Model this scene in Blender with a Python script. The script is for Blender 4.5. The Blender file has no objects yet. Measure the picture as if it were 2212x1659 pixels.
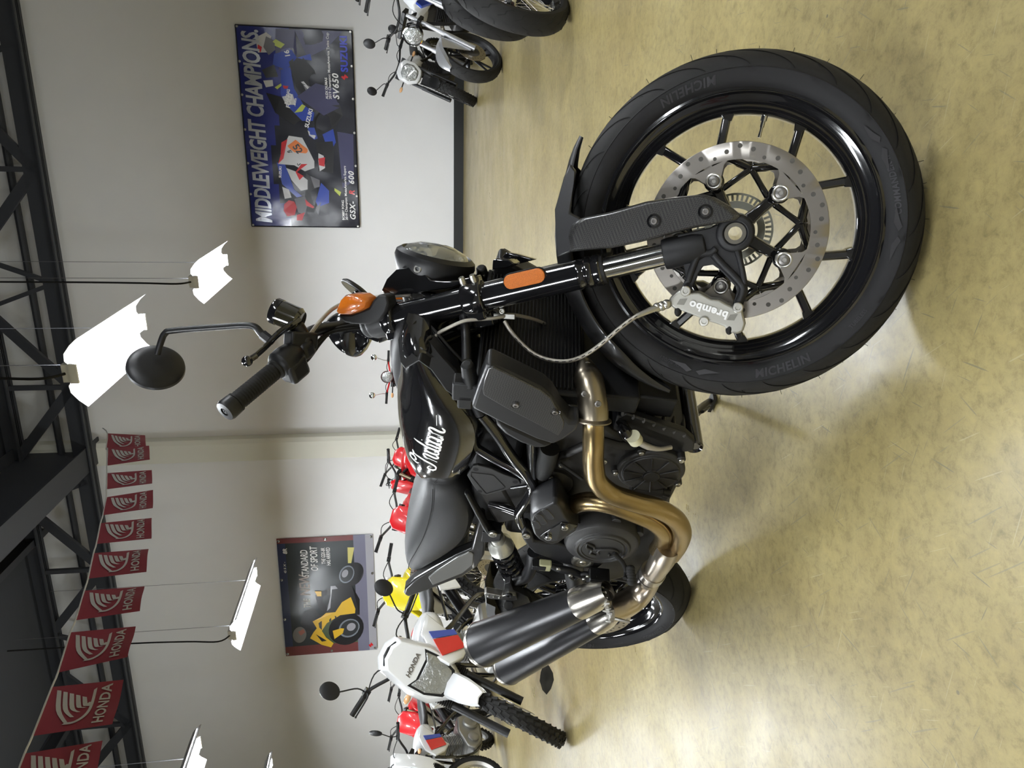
import bpy, bmesh, math, random
from mathutils import Vector, Matrix
random.seed(7)
SC = bpy.context.scene
COL = SC.collection
PI = math.pi
V = Vector
# ---------------------------------------------------------------- camera (phone held upright, picture stored on its side)
FPX, PITCH, ROLL, CAMH = 1526.056, .1472, -.0201, .9306
cp, sp, cr, sr = math.cos(PITCH), math.sin(PITCH), math.cos(ROLL), math.sin(ROLL)
FWD = V((0, cp, -sp)); RGT = V((cr, sr*sp, sr*cp)); UPV = V((-sr, cr*sp, cr*cp)); C0 = V((0, 0, CAMH))
cam = bpy.data.cameras.new('camera'); camo = bpy.data.objects.new('camera', cam); COL.objects.link(camo)
camo.matrix_world = Matrix((( -UPV[0], RGT[0], -FWD[0], 0), (-UPV[1], RGT[1], -FWD[1], 0), (-UPV[2], RGT[2], -FWD[2], CAMH), (0, 0, 0, 1)))
cam.sensor_width = 36; cam.sensor_fit = 'HORIZONTAL'; cam.lens = FPX/2212*36; cam.clip_start = .02; cam.clip_end = 200
SC.camera = camo
# ---------------------------------------------------------------- world, view
w = bpy.data.worlds.new('world'); SC.world = w; w.use_nodes = True
w.node_tree.nodes['Background'].inputs[0].default_value = (.55, .6, .7, 1)
w.node_tree.nodes['Background'].inputs[1].default_value = .15
SC.view_settings.view_transform = 'Standard'; SC.view_settings.look = 'None'; SC.view_settings.gamma = 1
SC.view_settings.exposure = 0.62
SC.cycles.use_denoising = True
SC.cycles.max_bounces = 8; SC.cycles.sample_clamp_indirect = 6
LAMP_W = 44.0          # watts of each hanging shop light
# lamps: (x, y) centres, all hung at LZ and parallel to the rows
LZ = 3.2
LD = V((.34, .94, 0)).normalized(); LN = V((.94, -.34, 0))
LAMPS = []
for off, ks, ph in ((0, (-3, -2, -1, 0, 1), 0), (-4.55, (-3, -2, -1, 0), 2.9), (-7.9, (-3, -2, -1, 0), 2.6), (4.4, (-3, -2, -1, 0), .3)):
    for k in ks:
        LAMPS.append(V((.37, 5.9, 0)) + LN*off + LD*(k*3.1 + ph))
def area_light(c):
    l = bpy.data.lights.new('tube_light', 'AREA'); l.shape = 'RECTANGLE'; l.size = 1.36; l.size_y = .42; l.energy = LAMP_W; l.color = (.93, .97, 1)
    o = bpy.data.objects.new('tube_light', l); COL.objects.link(o); o.location = (c[0], c[1], LZ-.012)
    o.rotation_euler = (0, 0, math.atan2(LD[1], LD[0])); return o
UPLIGHT_W = 15.0        # added upward fill above each fixture, brightens the upper wall and roof
def up_light(c):
    l = bpy.data.lights.new('wall_fill_uplight', 'AREA'); l.shape = 'RECTANGLE'; l.size = 1.3; l.size_y = .10; l.energy = UPLIGHT_W; l.color = (.86, .93, 1)
    o = bpy.data.objects.new('wall_fill_uplight', l); COL.objects.link(o); o.location = (c[0], c[1], LZ+.085)
    o.rotation_euler = (PI, 0, math.atan2(LD[1], LD[0])); return o
for c in LAMPS: area_light(c); up_light(c)
# ---------------------------------------------------------------- sight-line helpers (pixel of the photograph -> point in a stated plane)
def ray(ix, iy): return FWD + RGT*((1659-iy-829.5)/FPX) - UPV*((ix-1106)/FPX)
def frame(head, lean, o):
    h = V((math.cos(head), math.sin(head), 0)); l = V((-h[1], h[0], 0)); c, s = math.cos(lean), math.sin(lean)
    y = l*c - V((0, 0, 1))*s; z = l*s + V((0, 0, 1))*c
    M = Matrix.Identity(4)
    for i in range(3): M[i][0], M[i][1], M[i][2], M[i][3] = h[i], y[i], z[i], o[i]
    return M
BF = frame(-.8474, .1667, (-.7598, 2.3024, 0))            # motorcycle frame: x forward, y left, z up
WF = frame(-.2465, .437, (.28551954, 1.28471561, .29991326))  # steered front wheel frame, origin at the axle
MW = BF.inverted() @ WF
def onp(F, ix, iy, y):
    Fi = F.inverted(); o = Fi @ C0; d = Fi.to_3x3() @ ray(ix, iy); t = (y-o[1])/d[1]; return o + d*t
def P(ix, iy, y): return onp(BF, ix, iy, y)
def Q(ix, iy, y): return onp(WF, ix, iy, y)
def at(ix, iy, z=0):
    d = ray(ix, iy); return C0 + d*((z-CAMH)/d[2])
WO = at(1001, 360, 0); WN = V((.3060038, .9520303, 0)); WX = V((.9520303, -.3060038, 0))
def wp(ix, iy):            # back wall coordinates (along wall, height)
    d = ray(ix, iy); p = C0 + d*((WO-C0).dot(WN)/d.dot(WN)); return ((p-WO).dot(WX), p[2])
def wl(s, z, off=0): return WO + WX*s - WN*off + V((0, 0, z))
# ---------------------------------------------------------------- materials
MATS = {}
def mat(n, c, r=.5, m=0, coat=0, emit=0, bump=None, var=None, spec=.5, aniso=0, trans=0, sheen=0):
    if n in MATS: return MATS[n]
    a = bpy.data.materials.new(n); a.use_nodes = True; nt = a.node_tree; b = nt.nodes['Principled BSDF']
    b.inputs['Base Color'].default_value = (*c, 1); b.inputs['Roughness'].default_value = r; b.inputs['Metallic'].default_value = m
    b.inputs['Coat Weight'].default_value = coat; b.inputs['Coat Roughness'].default_value = .03; b.inputs['Specular IOR Level'].default_value = spec
    b.inputs['Anisotropic'].default_value = aniso; b.inputs['Transmission Weight'].default_value = trans
    if emit: b.inputs['Emission Color'].default_value = (*c, 1); b.inputs['Emission Strength'].default_value = emit
    tc = nt.nodes.new('ShaderNodeTexCoord')
    if var:      # (scale, amount)
        nz = nt.nodes.new('ShaderNodeTexNoise'); nz.inputs['Scale'].default_value = var[0]; nz.inputs['Detail'].default_value = 4
        nt.links.new(tc.outputs['Object'], nz.inputs['Vector'])
        mx = nt.nodes.new('ShaderNodeMix'); mx.data_type = 'RGBA'; mx.inputs[6].default_value = (*[x*(1-var[1]) for x in c], 1); mx.inputs[7].default_value = (*[min(1, x*(1+var[1])) for x in c], 1)
        nt.links.new(nz.outputs['Fac'], mx.inputs[0]); nt.links.new(mx.outputs[2], b.inputs['Base Color'])
    if bump:     # (scale, strength, distance)
        nz = nt.nodes.new('ShaderNodeTexNoise'); nz.inputs['Scale'].default_value = bump[0]; nz.inputs['Detail'].default_value = 3
        nt.links.new(tc.outputs['Object'], nz.inputs['Vector'])
        bp = nt.nodes.new('ShaderNodeBump'); bp.inputs['Strength'].default_value = bump[1]; bp.inputs['Distance'].default_value = bump[2]
        nt.links.new(nz.outputs['Fac'], bp.inputs['Height']); nt.links.new(bp.outputs[0], b.inputs['Normal'])
    MATS[n] = a; return a
GLOSS = mat('gloss_black', (.006, .006, .007), .12, 0, 1)
SATIN = mat('satin_black', (.007, .007, .008), .40, spec=.38, bump=(900, .1, .0005))
MATTE = mat('matte_black', (.009, .009, .010), .52, spec=.35, bump=(1500, .15, .0005))
ENGINE = mat('engine_grey', (.019, .018, .017), .45, .2, spec=.4, bump=(1200, .25, .0006))
PLASTIC = mat('plastic_black', (.005, .005, .0055), .5, spec=.3)
RUBBER = mat('tire_rubber', (.0095, .0092, .0088), .68, spec=.28, var=(30, .3), bump=(500, .1, .0004))
SIDEW = mat('tire_sidewall', (.0085, .0082, .0088), .62, spec=.28, var=(14, .25))
LETTER = mat('tire_letter', (.024, .0235, .026), .6, spec=.3)
GROOVE = mat('tire_groove', (.003, .003, .003), .9)
CHROME = mat('chrome', (.75, .75, .76), .08, 1)
ALU = mat('aluminium', (.50, .49, .46), .35, 1, bump=(300, .15, .0005))
CALI = mat('caliper_grey', (.40, .39, .35), .38, .8, bump=(900, .15, .0003))
STEEL = mat('brushed_steel', (.46, .43, .39), .28, 1, var=(9, .3))
BOLT = mat('zinc_bolt', (.55, .54, .50), .3, 1)
SEAT = mat('seat_vinyl', (.0125, .013, .014), .5, bump=(700, .35, .0008))
AMBER = mat('amber_lens', (.60, .15, .010), .18, 0, 1, bump=(500, .5, .001))
REFLO = mat('orange_reflector', (.58, .15, .010), .35, 0, .4, bump=(520, 1, .002), var=(600, .45))
WHITE = mat('white_plastic', (.72, .73, .74), .22, 0, .6)
DECAL = mat('white_decal', (.85, .85, .85), .35)
RED = mat('red_plastic', (.62, .012, .018), .28, 0, .5)
YELLOW = mat('yellow_plastic', (.85, .72, .02), .3, 0, .5)
BLUE = mat('blue_plastic', (.03, .07, .42), .3, 0, .5)
GLASS = mat('clear_lens', (.30, .31, .30), .05, .55, 1, bump=(55, .9, .01))
MIRR = mat('mirror_glass', (.8, .8, .8), .02, 1)
SILVER = mat('silver_paint', (.55, .56, .58), .3, .7, .5)
BEIGEC = mat('translucent_reservoir', (.42, .42, .25), .3)
HOSE = mat('braided_hose', (.42, .39, .34), .35, .8, bump=(2500, .6, .0006))
def carbon():
    a = mat('carbon_fibre', (.012, .012, .013), .33, 0, .55); nt = a.node_tree; b = nt.nodes['Principled BSDF']; b.inputs['Coat Roughness'].default_value = .12
    tc = nt.nodes.new('ShaderNodeTexCoord'); ck = nt.nodes.new('ShaderNodeTexChecker'); ck.inputs['Scale'].default_value = 330
    mp = nt.nodes.new('ShaderNodeMapping'); mp.inputs['Rotation'].default_value = (0, .6, .1)
    nt.links.new(tc.outputs['Object'], mp.inputs[0]); nt.links.new(mp.outputs[0], ck.inputs['Vector'])
    ck.inputs['Color1'].default_value = (.009, .009, .010, 1); ck.inputs['Color2'].default_value = (.034, .033, .031, 1)
    nt.links.new(ck.outputs[0], b.inputs['Base Color']); return a
CARBON = carbon()
def heat():    # heat-tinted header pipe: straw and bronze mottling
    a = mat('heat_tinted_steel', (.42, .29, .14), .27, 1); nt = a.node_tree; b = nt.nodes['Principled BSDF']
    tc = nt.nodes.new('ShaderNodeTexCoord'); nz = nt.nodes.new('ShaderNodeTexNoise'); nz.inputs['Scale'].default_value = 5; nz.inputs['Detail'].default_value = 6
    rp = nt.nodes.new('ShaderNodeValToRGB'); e = rp.color_ramp.elements
    e[0].position = .3; e[0].color = (.27, .185, .085, 1); e[1].position = .72; e[1].color = (.40, .32, .20, 1)
    x = rp.color_ramp.elements.new(.5); x.color = (.35, .26, .13, 1)
    nt.links.new(tc.outputs['Object'], nz.inputs['Vector']); nt.links.new(nz.outputs['Fac'], rp.inputs[0]); nt.links.new(rp.outputs[0], b.inputs['Base Color'])
    return a
HEAT = heat()
# ---------------------------------------------------------------- mesh builder
def cross_frame(d):
    d = d.normalized(); a = V((0, 0, 1)) if abs(d[2]) < .9 else V((1, 0, 0)); u = d.cross(a).normalized(); return u, d.cross(u).normalized()
def catmull(pts, k=6):
    pts = [V(p) for p in pts]
    if len(pts) < 3 or k < 2: return pts
    out = []
    for i in range(len(pts)-1):
        p0 = pts[max(i-1, 0)]; p1 = pts[i]; p2 = pts[i+1]; p3 = pts[min(i+2, len(pts)-1)]
        for j in range(k):
            t = j/k; out.append(.5*((2*p1) + (p2-p0)*t + (2*p0-5*p1+4*p2-p3)*t*t + (3*p1-p0-3*p2+p3)*t**3))
    out.append(pts[-1]); return out
def lerpl(l, n):     # resample list of floats to n
    return [l[min(int(i*(len(l)-1)/(n-1)), len(l)-2)]*(1-(i*(len(l)-1)/(n-1)-min(int(i*(len(l)-1)/(n-1)), len(l)-2))) + l[min(int(i*(len(l)-1)/(n-1)), len(l)-2)+1]*(i*(len(l)-1)/(n-1)-min(int(i*(len(l)-1)/(n-1)), len(l)-2)) for i in range(n)]
SPLIT = {'banner_lettering', 'poster_lettering', 'printed_lettering', 'printed_dark_lettering', 'disc_bolt', 'caliper_bolt', 'pad_pin', 'clamp_bolt', 'cover_bolt', 'guard_bolt', 'engine_bolt', 'lever_bolt', 'shield_bolt', 'pivot_bolt', 'mounting_button', 'banner_grommet', 'guard_slot', 'printed_blue_bodywork', 'printed_white_bodywork', 'printed_red', 'printed_yellow', 'printed_haze', 'printed_machine_black', 'printed_grey_suit', 'printed_bodywork', 'printed_rim', 'printed_rim_dark', 'printed_disc', 'printed_engine', 'printed_fairing_mark', 'lens_surround', 'footpeg'}
class MB:
    def __init__(s, M=None): s.bm = bmesh.new(); s.M = M; s.mi = 0
    def v(s, p): return s.bm.verts.new(s.M @ V(p) if s.M is not None else V(p))
    def f(s, vs):
        try: q = s.bm.faces.new(vs); q.material_index = s.mi; return q
        except ValueError: return None
    def rings(s, R, closed=False, caps=True, loop=True):
        vs = [[s.v(p) for p in r] for r in R]; n = len(vs[0]); m = len(vs)
        for i in range(m if closed else m-1):
            a, b = vs[i], vs[(i+1) % m]
            for j in range(n if loop else n-1): s.f([a[j], a[(j+1) % n], b[(j+1) % n], b[j]])
        if caps and not closed and loop: s.f(vs[0][::-1]); s.f(vs[-1])
        return s
    def tube(s, pts, r, n=10, k=1, closed=False, caps=True, flat=1.0):
        pts = catmull(pts, k) if k > 1 else [V(p) for p in pts]
        rr = lerpl(list(r), len(pts)) if isinstance(r, (list, tuple)) else [r]*len(pts)
        u = None; R = []
        for i, p in enumerate(pts):
            d = (pts[(i+1) % len(pts)]-pts[i-1]) if closed else (pts[min(i+1, len(pts)-1)]-pts[max(i-1, 0)])
            if d.length < 1e-9: d = V((0, 0, 1))
            d.normalize()
            if u is None: u, w_ = cross_frame(d)
            else: u = (u-d*u.dot(d)).normalized()
            w_ = d.cross(u)
            R.append([p+u*(rr[i]*math.cos(2*PI*j/n))+w_*(rr[i]*flat*math.sin(2*PI*j/n)) for j in range(n)])
        return s.rings(R, closed, caps)
    def cyl(s, a, b, r, r2=None, n=20): return s.tube([a, b], [r, r if r2 is None else r2], n)
    def lathe(s, prof, c=(0, 0, 0), ax=(0, 1, 0), n=48, closed=False, caps=False, a0=0, a1=2*PI):
        c = V(c); ax = V(ax).normalized()
        if abs(ax[1]) > .99: u, w_ = V((1, 0, 0)), V((0, 0, 1))
        else: u, w_ = cross_frame(ax)
        full = abs(a1-a0-2*PI) < 1e-6; N = n if full else n+1
        R = [[c+ax*y+(u*math.cos(a0+(a1-a0)*j/n)+w_*math.sin(a0+(a1-a0)*j/n))*r for j in range(N)] for r, y in prof]
        return s.rings(R, closed, caps, loop=full)
    def prism(s, poly, d):       # closed polygon of 3D points extruded along d
        d = V(d); a = [V(p) for p in poly]; return s.rings([a, [p+d for p in a]])
    def box(s, c, sz, X=(1, 0, 0), Y=None, Z=(0, 0, 1)):
        c = V(c); X = V(X).normalized(); Z = V(Z); Y = V(Y).normalized() if Y else Z.cross(X).normalized(); Z = X.cross(Y)
        h = [x/2 for x in sz]
        q = [c+X*(sx*h[0])+Y*(sy*h[1])-Z*h[2] for sx, sy in ((-1, -1), (1, -1), (1, 1), (-1, 1))]
        return s.rings([q, [p+Z*sz[2] for p in q]])
    def ell(s, c, rad, n=16, X=(1, 0, 0), Z=(0, 0, 1)):
        c = V(c); X = V(X).normalized(); Z = V(Z); Y = Z.cross(X).normalized(); Z = X.cross(Y); m = n//2
        R = []
        for i in range(1, m):
            t = PI*i/m; R.append([c+Z*(rad[2]*math.cos(t))+(X*(rad[0]*math.cos(2*PI*j/n))+Y*(rad[1]*math.sin(2*PI*j/n)))*math.sin(t) for j in range(n)])
        s.rings(R); return s
    def bolt(s, c, ax, r=.006, h=.006, mi=None):
        c = V(c); ax = V(ax).normalized(); o = s.mi
        s.lathe([(r, 0), (r, h*.8), (r*.85, h), (r*.5, h), (r*.45, h*.4), (0.0001, h*.4)], c, ax, 14)
        if mi is not None: s.mi = mi
        s.lathe([(r*.46, h*.45), (.0001, h*.45)], c, ax, 6); s.mi = o; return s
    def ribbon(s, pts, wv, loop=False):     # flat ribbon, wv: list of side vectors
        R = [[V(p)-V(q), V(p)+V(q)] for p, q in zip(pts, wv)]; return s.rings(R, loop, False, loop=False)
    def text(s, t, size, fn, bold=0, shear=0, space=1.0, depth=0, align='CENTER'):
        cu = bpy.data.curves.new('t', 'FONT'); cu.body = t; cu.size = size; cu.offset = bold; cu.shear = shear; cu.space_character = space
        cu.align_x = align; cu.align_y = 'CENTER'; cu.resolution_u = 3; cu.extrude = depth
        o = bpy.data.objects.new('t', cu); COL.objects.link(o)
        dg = bpy.context.evaluated_depsgraph_get(); m = bpy.data.meshes.new_from_object(o.evaluated_get(dg))
        vs = [s.v(fn(v.co)) for v in m.vertices]
        for p in m.polygons: s.f([vs[i] for i in p.vertices])
        bpy.data.objects.remove(o); bpy.data.curves.remove(cu); bpy.data.meshes.remove(m); return s
    def clusters(s, gap):        # sets of faces that belong together (islands whose boxes touch)
        bm = s.bm; seen = set(); isl = []
        for f0 in bm.faces:
            if f0.index in seen: continue
            st, fs = [f0], []; seen.add(f0.index)
            while st:
                f = st.pop(); fs.append(f)
                for e in f.edges:
                    for g in e.link_faces:
                        if g.index not in seen: seen.add(g.index); st.append(g)
            co = [v.co for f in fs for v in f.verts]; isl.append([fs, [min(c[i] for c in co)-gap for i in range(3)], [max(c[i] for c in co)+gap for i in range(3)]])
        go = True
        while go:
            go = False
            for i in range(len(isl)):
                for j in range(len(isl)-1, i, -1):
                    a, b = isl[i], isl[j]
                    if all(a[1][k] <= b[2][k] and b[1][k] <= a[2][k] for k in range(3)):
                        a[0] += b[0]; a[1] = [min(p, q) for p, q in zip(a[1], b[1])]; a[2] = [max(p, q) for p, q in zip(a[2], b[2])]; isl.pop(j); go = True
        return [x[0] for x in isl]
    def build(s, name, mats, parent=None, bevel=0, smooth=35, sub=0, seg=2):
        bmesh.ops.remove_doubles(s.bm, verts=s.bm.verts, dist=1e-6)
        if name in SPLIT:
            s.bm.faces.index_update(); cl = s.clusters(.035 if 'lettering' in name else .001)
            if len(cl) > 1:
                out = []
                for fs in cl:
                    q = MB(); mp = {}
                    for f in fs:
                        for v in f.verts:
                            if v not in mp: mp[v] = q.bm.verts.new(v.co)
                        q.mi = f.material_index; q.f([mp[v] for v in f.verts])
                    out.append(q.build(name, mats, parent, bevel, smooth, sub, seg))
                s.bm.free(); return out[0]
        bmesh.ops.recalc_face_normals(s.bm, faces=s.bm.faces)
        me = bpy.data.meshes.new(name); s.bm.to_mesh(me); s.bm.free()
        for m_ in (mats if isinstance(mats, (list, tuple)) else [mats]): me.materials.append(m_)
        if smooth: me.shade_smooth(); me.set_sharp_from_angle(angle=math.radians(smooth))
        o = bpy.data.objects.new(name, me); COL.objects.link(o)
        if parent: o.parent = parent
        if bevel:
            b = o.modifiers.new('bevel', 'BEVEL'); b.width = bevel; b.segments = seg; b.limit_method = 'ANGLE'; b.angle_limit = .6; b.harden_normals = False
        if sub: q = o.modifiers.new('sub', 'SUBSURF'); q.levels = sub; q.render_levels = sub
        return o
def tag(o, label=None, cat=None, group=None, kind=None):
    if label: o['label'] = label
    if cat: o['category'] = cat
    if group: o['group'] = group
    if kind: o['kind'] = kind
    return o
def empty(name, M, label, cat, group=None):
    o = bpy.data.objects.new(name, None); o.empty_display_size = .1; COL.objects.link(o); o.matrix_world = M; return tag(o, label, cat, group)
def ngon(c, ex, ez, pts): return [V(c)+V(ex)*a+V(ez)*b for a, b in pts]
def stadium(a, b, r, up, n=8):      # stadium outline around segment a-b in plane with in-plane normal up
    a, b = V(a), V(b); d = (b-a).normalized(); up = V(up); up = (up-d*up.dot(d)).normalized(); o = []
    for i in range(n+1): t = -PI/2+PI*i/n; o.append(b+d*(r*math.cos(t))+up*(r*math.sin(t)))
    for i in range(n+1): t = PI/2+PI*i/n; o.append(a+d*(r*math.cos(t))+up*(r*math.sin(t)))
    return o
# ---------------------------------------------------------------- setting
def floor_mat():
    a = mat('sealed_concrete', (.4, .36, .22), .2); nt = a.node_tree; b = nt.nodes['Principled BSDF']; N = nt.nodes.new; L = nt.links.new
    tc = N('ShaderNodeTexCoord')
    def noise(sc, det, vec=None, rough=.6, dist=0):
        z = N('ShaderNodeTexNoise'); z.inputs['Scale'].default_value = sc; z.inputs['Detail'].default_value = det; z.inputs['Roughness'].default_value = rough; z.inputs['Distortion'].default_value = dist
        L(vec or tc.outputs['Object'], z.inputs['Vector']); return z.outputs['Fac']
    def ramp(fac, els):
        r = N('ShaderNodeValToRGB'); e = r.color_ramp.elements
        while len(e) < len(els): e.new(.5)
        for q, (p, c) in zip(e, els): q.position = p; q.color = (*c, 1)
        L(fac, r.inputs[0]); return r.outputs[0]
    def mixc(f, a_, b_, mode='MIX'):
        m = N('ShaderNodeMix'); m.data_type = 'RGBA'; m.blend_type = mode
        if isinstance(f, float): m.inputs[0].default_value = f
        else: L(f, m.inputs[0])
        for k, x in ((6, a_), (7, b_)):
            if isinstance(x, tuple): m.inputs[k].default_value = (*x, 1)
            else: L(x, m.inputs[k])
        return m.outputs[2]
    base = ramp(noise(1.3, 8, dist=.6), [(.28, (.225, .178, .078)), (.5, (.262, .212, .092)), (.72, (.300, .250, .115))])
    fine = ramp(noise(34, 10, rough=.75, dist=.25), [(.34, (.66, .65, .62)), (.5, (1, 1, 1)), (.66, (1.16, 1.15, 1.10))])
    c = mixc(1.0, base, fine, 'MULTIPLY')
    c = mixc(1.0, c, ramp(noise(7, 7, rough=.68, dist=.8), [(.34, (.88, .87, .86)), (.5, (1, 1, 1)), (.66, (1.08, 1.07, 1.04))]), 'MULTIPLY')
    spots = ramp(noise(48, 3, rough=.5), [(.70, (0, 0, 0)), (.76, (.8, .8, .8))])
    patch = ramp(noise(.8, 4), [(.45, (0, 0, 0)), (.62, (1, 1, 1))])
    sm = mixc(1.0, spots, patch, 'MULTIPLY')
    c = mixc(sm, c, (.12, .11, .085))
    out = c
    def scratch(rot, sc, lo, hi, k, col, out, seed):
        m1 = N('ShaderNodeMapping'); m1.inputs['Rotation'].default_value = (0, 0, rot); m1.inputs['Location'].default_value = (seed, seed*.7, 0); L(tc.outputs['Object'], m1.inputs[0])
        m2 = N('ShaderNodeMapping'); m2.inputs['Scale'].default_value = sc; L(m1.outputs[0], m2.inputs[0])
        return mixc(ramp(noise(1.0, 1, m2.outputs[0], .3), [(lo, (0, 0, 0)), (hi, (k, k, k))]), out, col)
    for rot, sc, k, col, sd in ((.35, (190, 8.5, 1), .7, (.13, .12, .085), 0), (.75, (170, 7.2, 1), .6, (.14, .13, .09), 3), (-.4, (210, 7, 1), .16, (.60, .57, .44), 7), (1.9, (220, 6.5, 1), .14, (.58, .55, .42), 11), (-1.1, (190, 8, 1), .7, (.12, .11, .08), 17), (2.6, (160, 6, 1), .5, (.15, .14, .10), 23)):
        out = scratch(rot, sc, .745, .765, k, col, out, sd)
    vn = N('ShaderNodeTexVoronoi'); vn.inputs['Scale'].default_value = 13; L(tc.outputs['Object'], vn.inputs['Vector'])
    dots = ramp(vn.outputs['Distance'], [(.045, (1, 1, 1)), (.06, (0, 0, 0))]); out = mixc(mixc(1.0, dots, ramp(noise(2.1, 3), [(.5, (0, 0, 0)), (.6, (.85, .85, .85))]), 'MULTIPLY'), out, (.10, .085, .065))
    L(out, b.inputs['Base Color'])
    rr = ramp(noise(3.2, 6), [(.3, (.27, .27, .27)), (.7, (.40, .40, .40))]); L(rr, b.inputs['Roughness'])
    bp = N('ShaderNodeBump'); bp.inputs['Strength'].default_value = .12; bp.inputs['Distance'].default_value = .004; L(noise(26, 5), bp.inputs['Height']); L(bp.outputs[0], b.inputs['Normal'])
    b.inputs['Specular IOR Level'].default_value = .5; return a
FLOOR = floor_mat()
WALLM = mat('painted_wall', (.80, .80, .80), .7, var=(2.5, .03), bump=(60, .12, .002))
DARKM = mat('dark_roof_deck', (.035, .038, .045), .8)
TRUSSM = mat('truss_paint', (.032, .034, .040), .6)
BASEM = mat('black_vinyl_base', (.016, .018, .019), .35)
def slab(name, pts, d, m, **k):
    b = MB(); b.prism(pts, d); o = b.build(name, m, smooth=0, **k); o['kind'] = 'structure'; return o
SL, SR, DEP, HT = -17.0, 9.0, 20.0, 9.5
slab('floor', [wl(SL, 0, 0), wl(SR, 0, 0), wl(SR, 0, DEP), wl(SL, 0, DEP)], (0, 0, -.1), FLOOR)
slab('wall_back', [wl(SL, -.1), wl(SR, -.1), wl(SR, HT), wl(SL, HT)], WN*.2, WALLM)
slab('wall_front', [wl(SL, -.1, DEP), wl(SR, -.1, DEP), wl(SR, HT, DEP), wl(SL, HT, DEP)], -WN*.2, WALLM)
slab('wall_left', [wl(SL, -.1, 0), wl(SL, -.1, DEP), wl(SL, HT, DEP), wl(SL, HT, 0)], -WX*.2, WALLM)
slab('wall_right', [wl(SR, -.1, 0), wl(SR, -.1, DEP), wl(SR, HT, DEP), wl(SR, HT, 0)], WX*.2, WALLM)
slab('ceiling', [wl(SL, HT, 0), wl(SR, HT, 0), wl(SR, HT, DEP), wl(SL, HT, DEP)], (0, 0, .2), DARKM)
slab('baseboard_back', [wl(SL, 0, .001), wl(SR, 0, .001), wl(SR, 0, .016), wl(SL, 0, .016)], (0, 0, .15), BASEM)
# pillar on the back wall (two stepped faces)
s0, s1 = wp(600, 983)[0], wp(600, 938)[0]
slab('trim_1', [wl(s0, .15, .001), wl(s1, .15, .001), wl(s1, .15, .17), wl(s1-.07, .15, .2), wl(s0, .15, .2)], (0, 0, HT-.16), mat('pillar_paint', (.70, .695, .61), .65, var=(3, .03)))
# ---------------------------------------------------------------- main motorcycle
hero = empty('motorcycle', BF, 'large black naked motorcycle with carbon covers and bronze exhaust headers, front wheel turned towards us', 'motorcycle')
def I(s): return s
def polyQ(pts, y): return [Q(a, b, y) for a, b in pts]
def polyP(pts, y): return [P(a, b, y) for a, b in pts]
YL = V((0, 1, 0))
def crop(o, k, pts): return [(o[0]+x/k, o[1]+y/k) for x, y in pts]
def wang(ix, iy): q = Q(ix, iy, -.06); return math.atan2(q[2], q[0])
def profile_at(prof, t):
    L = [0]
    for a, b in zip(prof, prof[1:]): L.append(L[-1]+math.hypot(a[0]-b[0], a[1]-b[1]))
    x = t*L[-1]
    for i in range(len(prof)-1):
        if x <= L[i+1] or i == len(prof)-2:
            k = (x-L[i])/(L[i+1]-L[i]); a, b = prof[i], prof[i+1]; n = V((a[1]-b[1], b[0]-a[0])).normalized() if 0 else None
            return (a[0]+(b[0]-a[0])*k, a[1]+(b[1]-a[1])*k)
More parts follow.
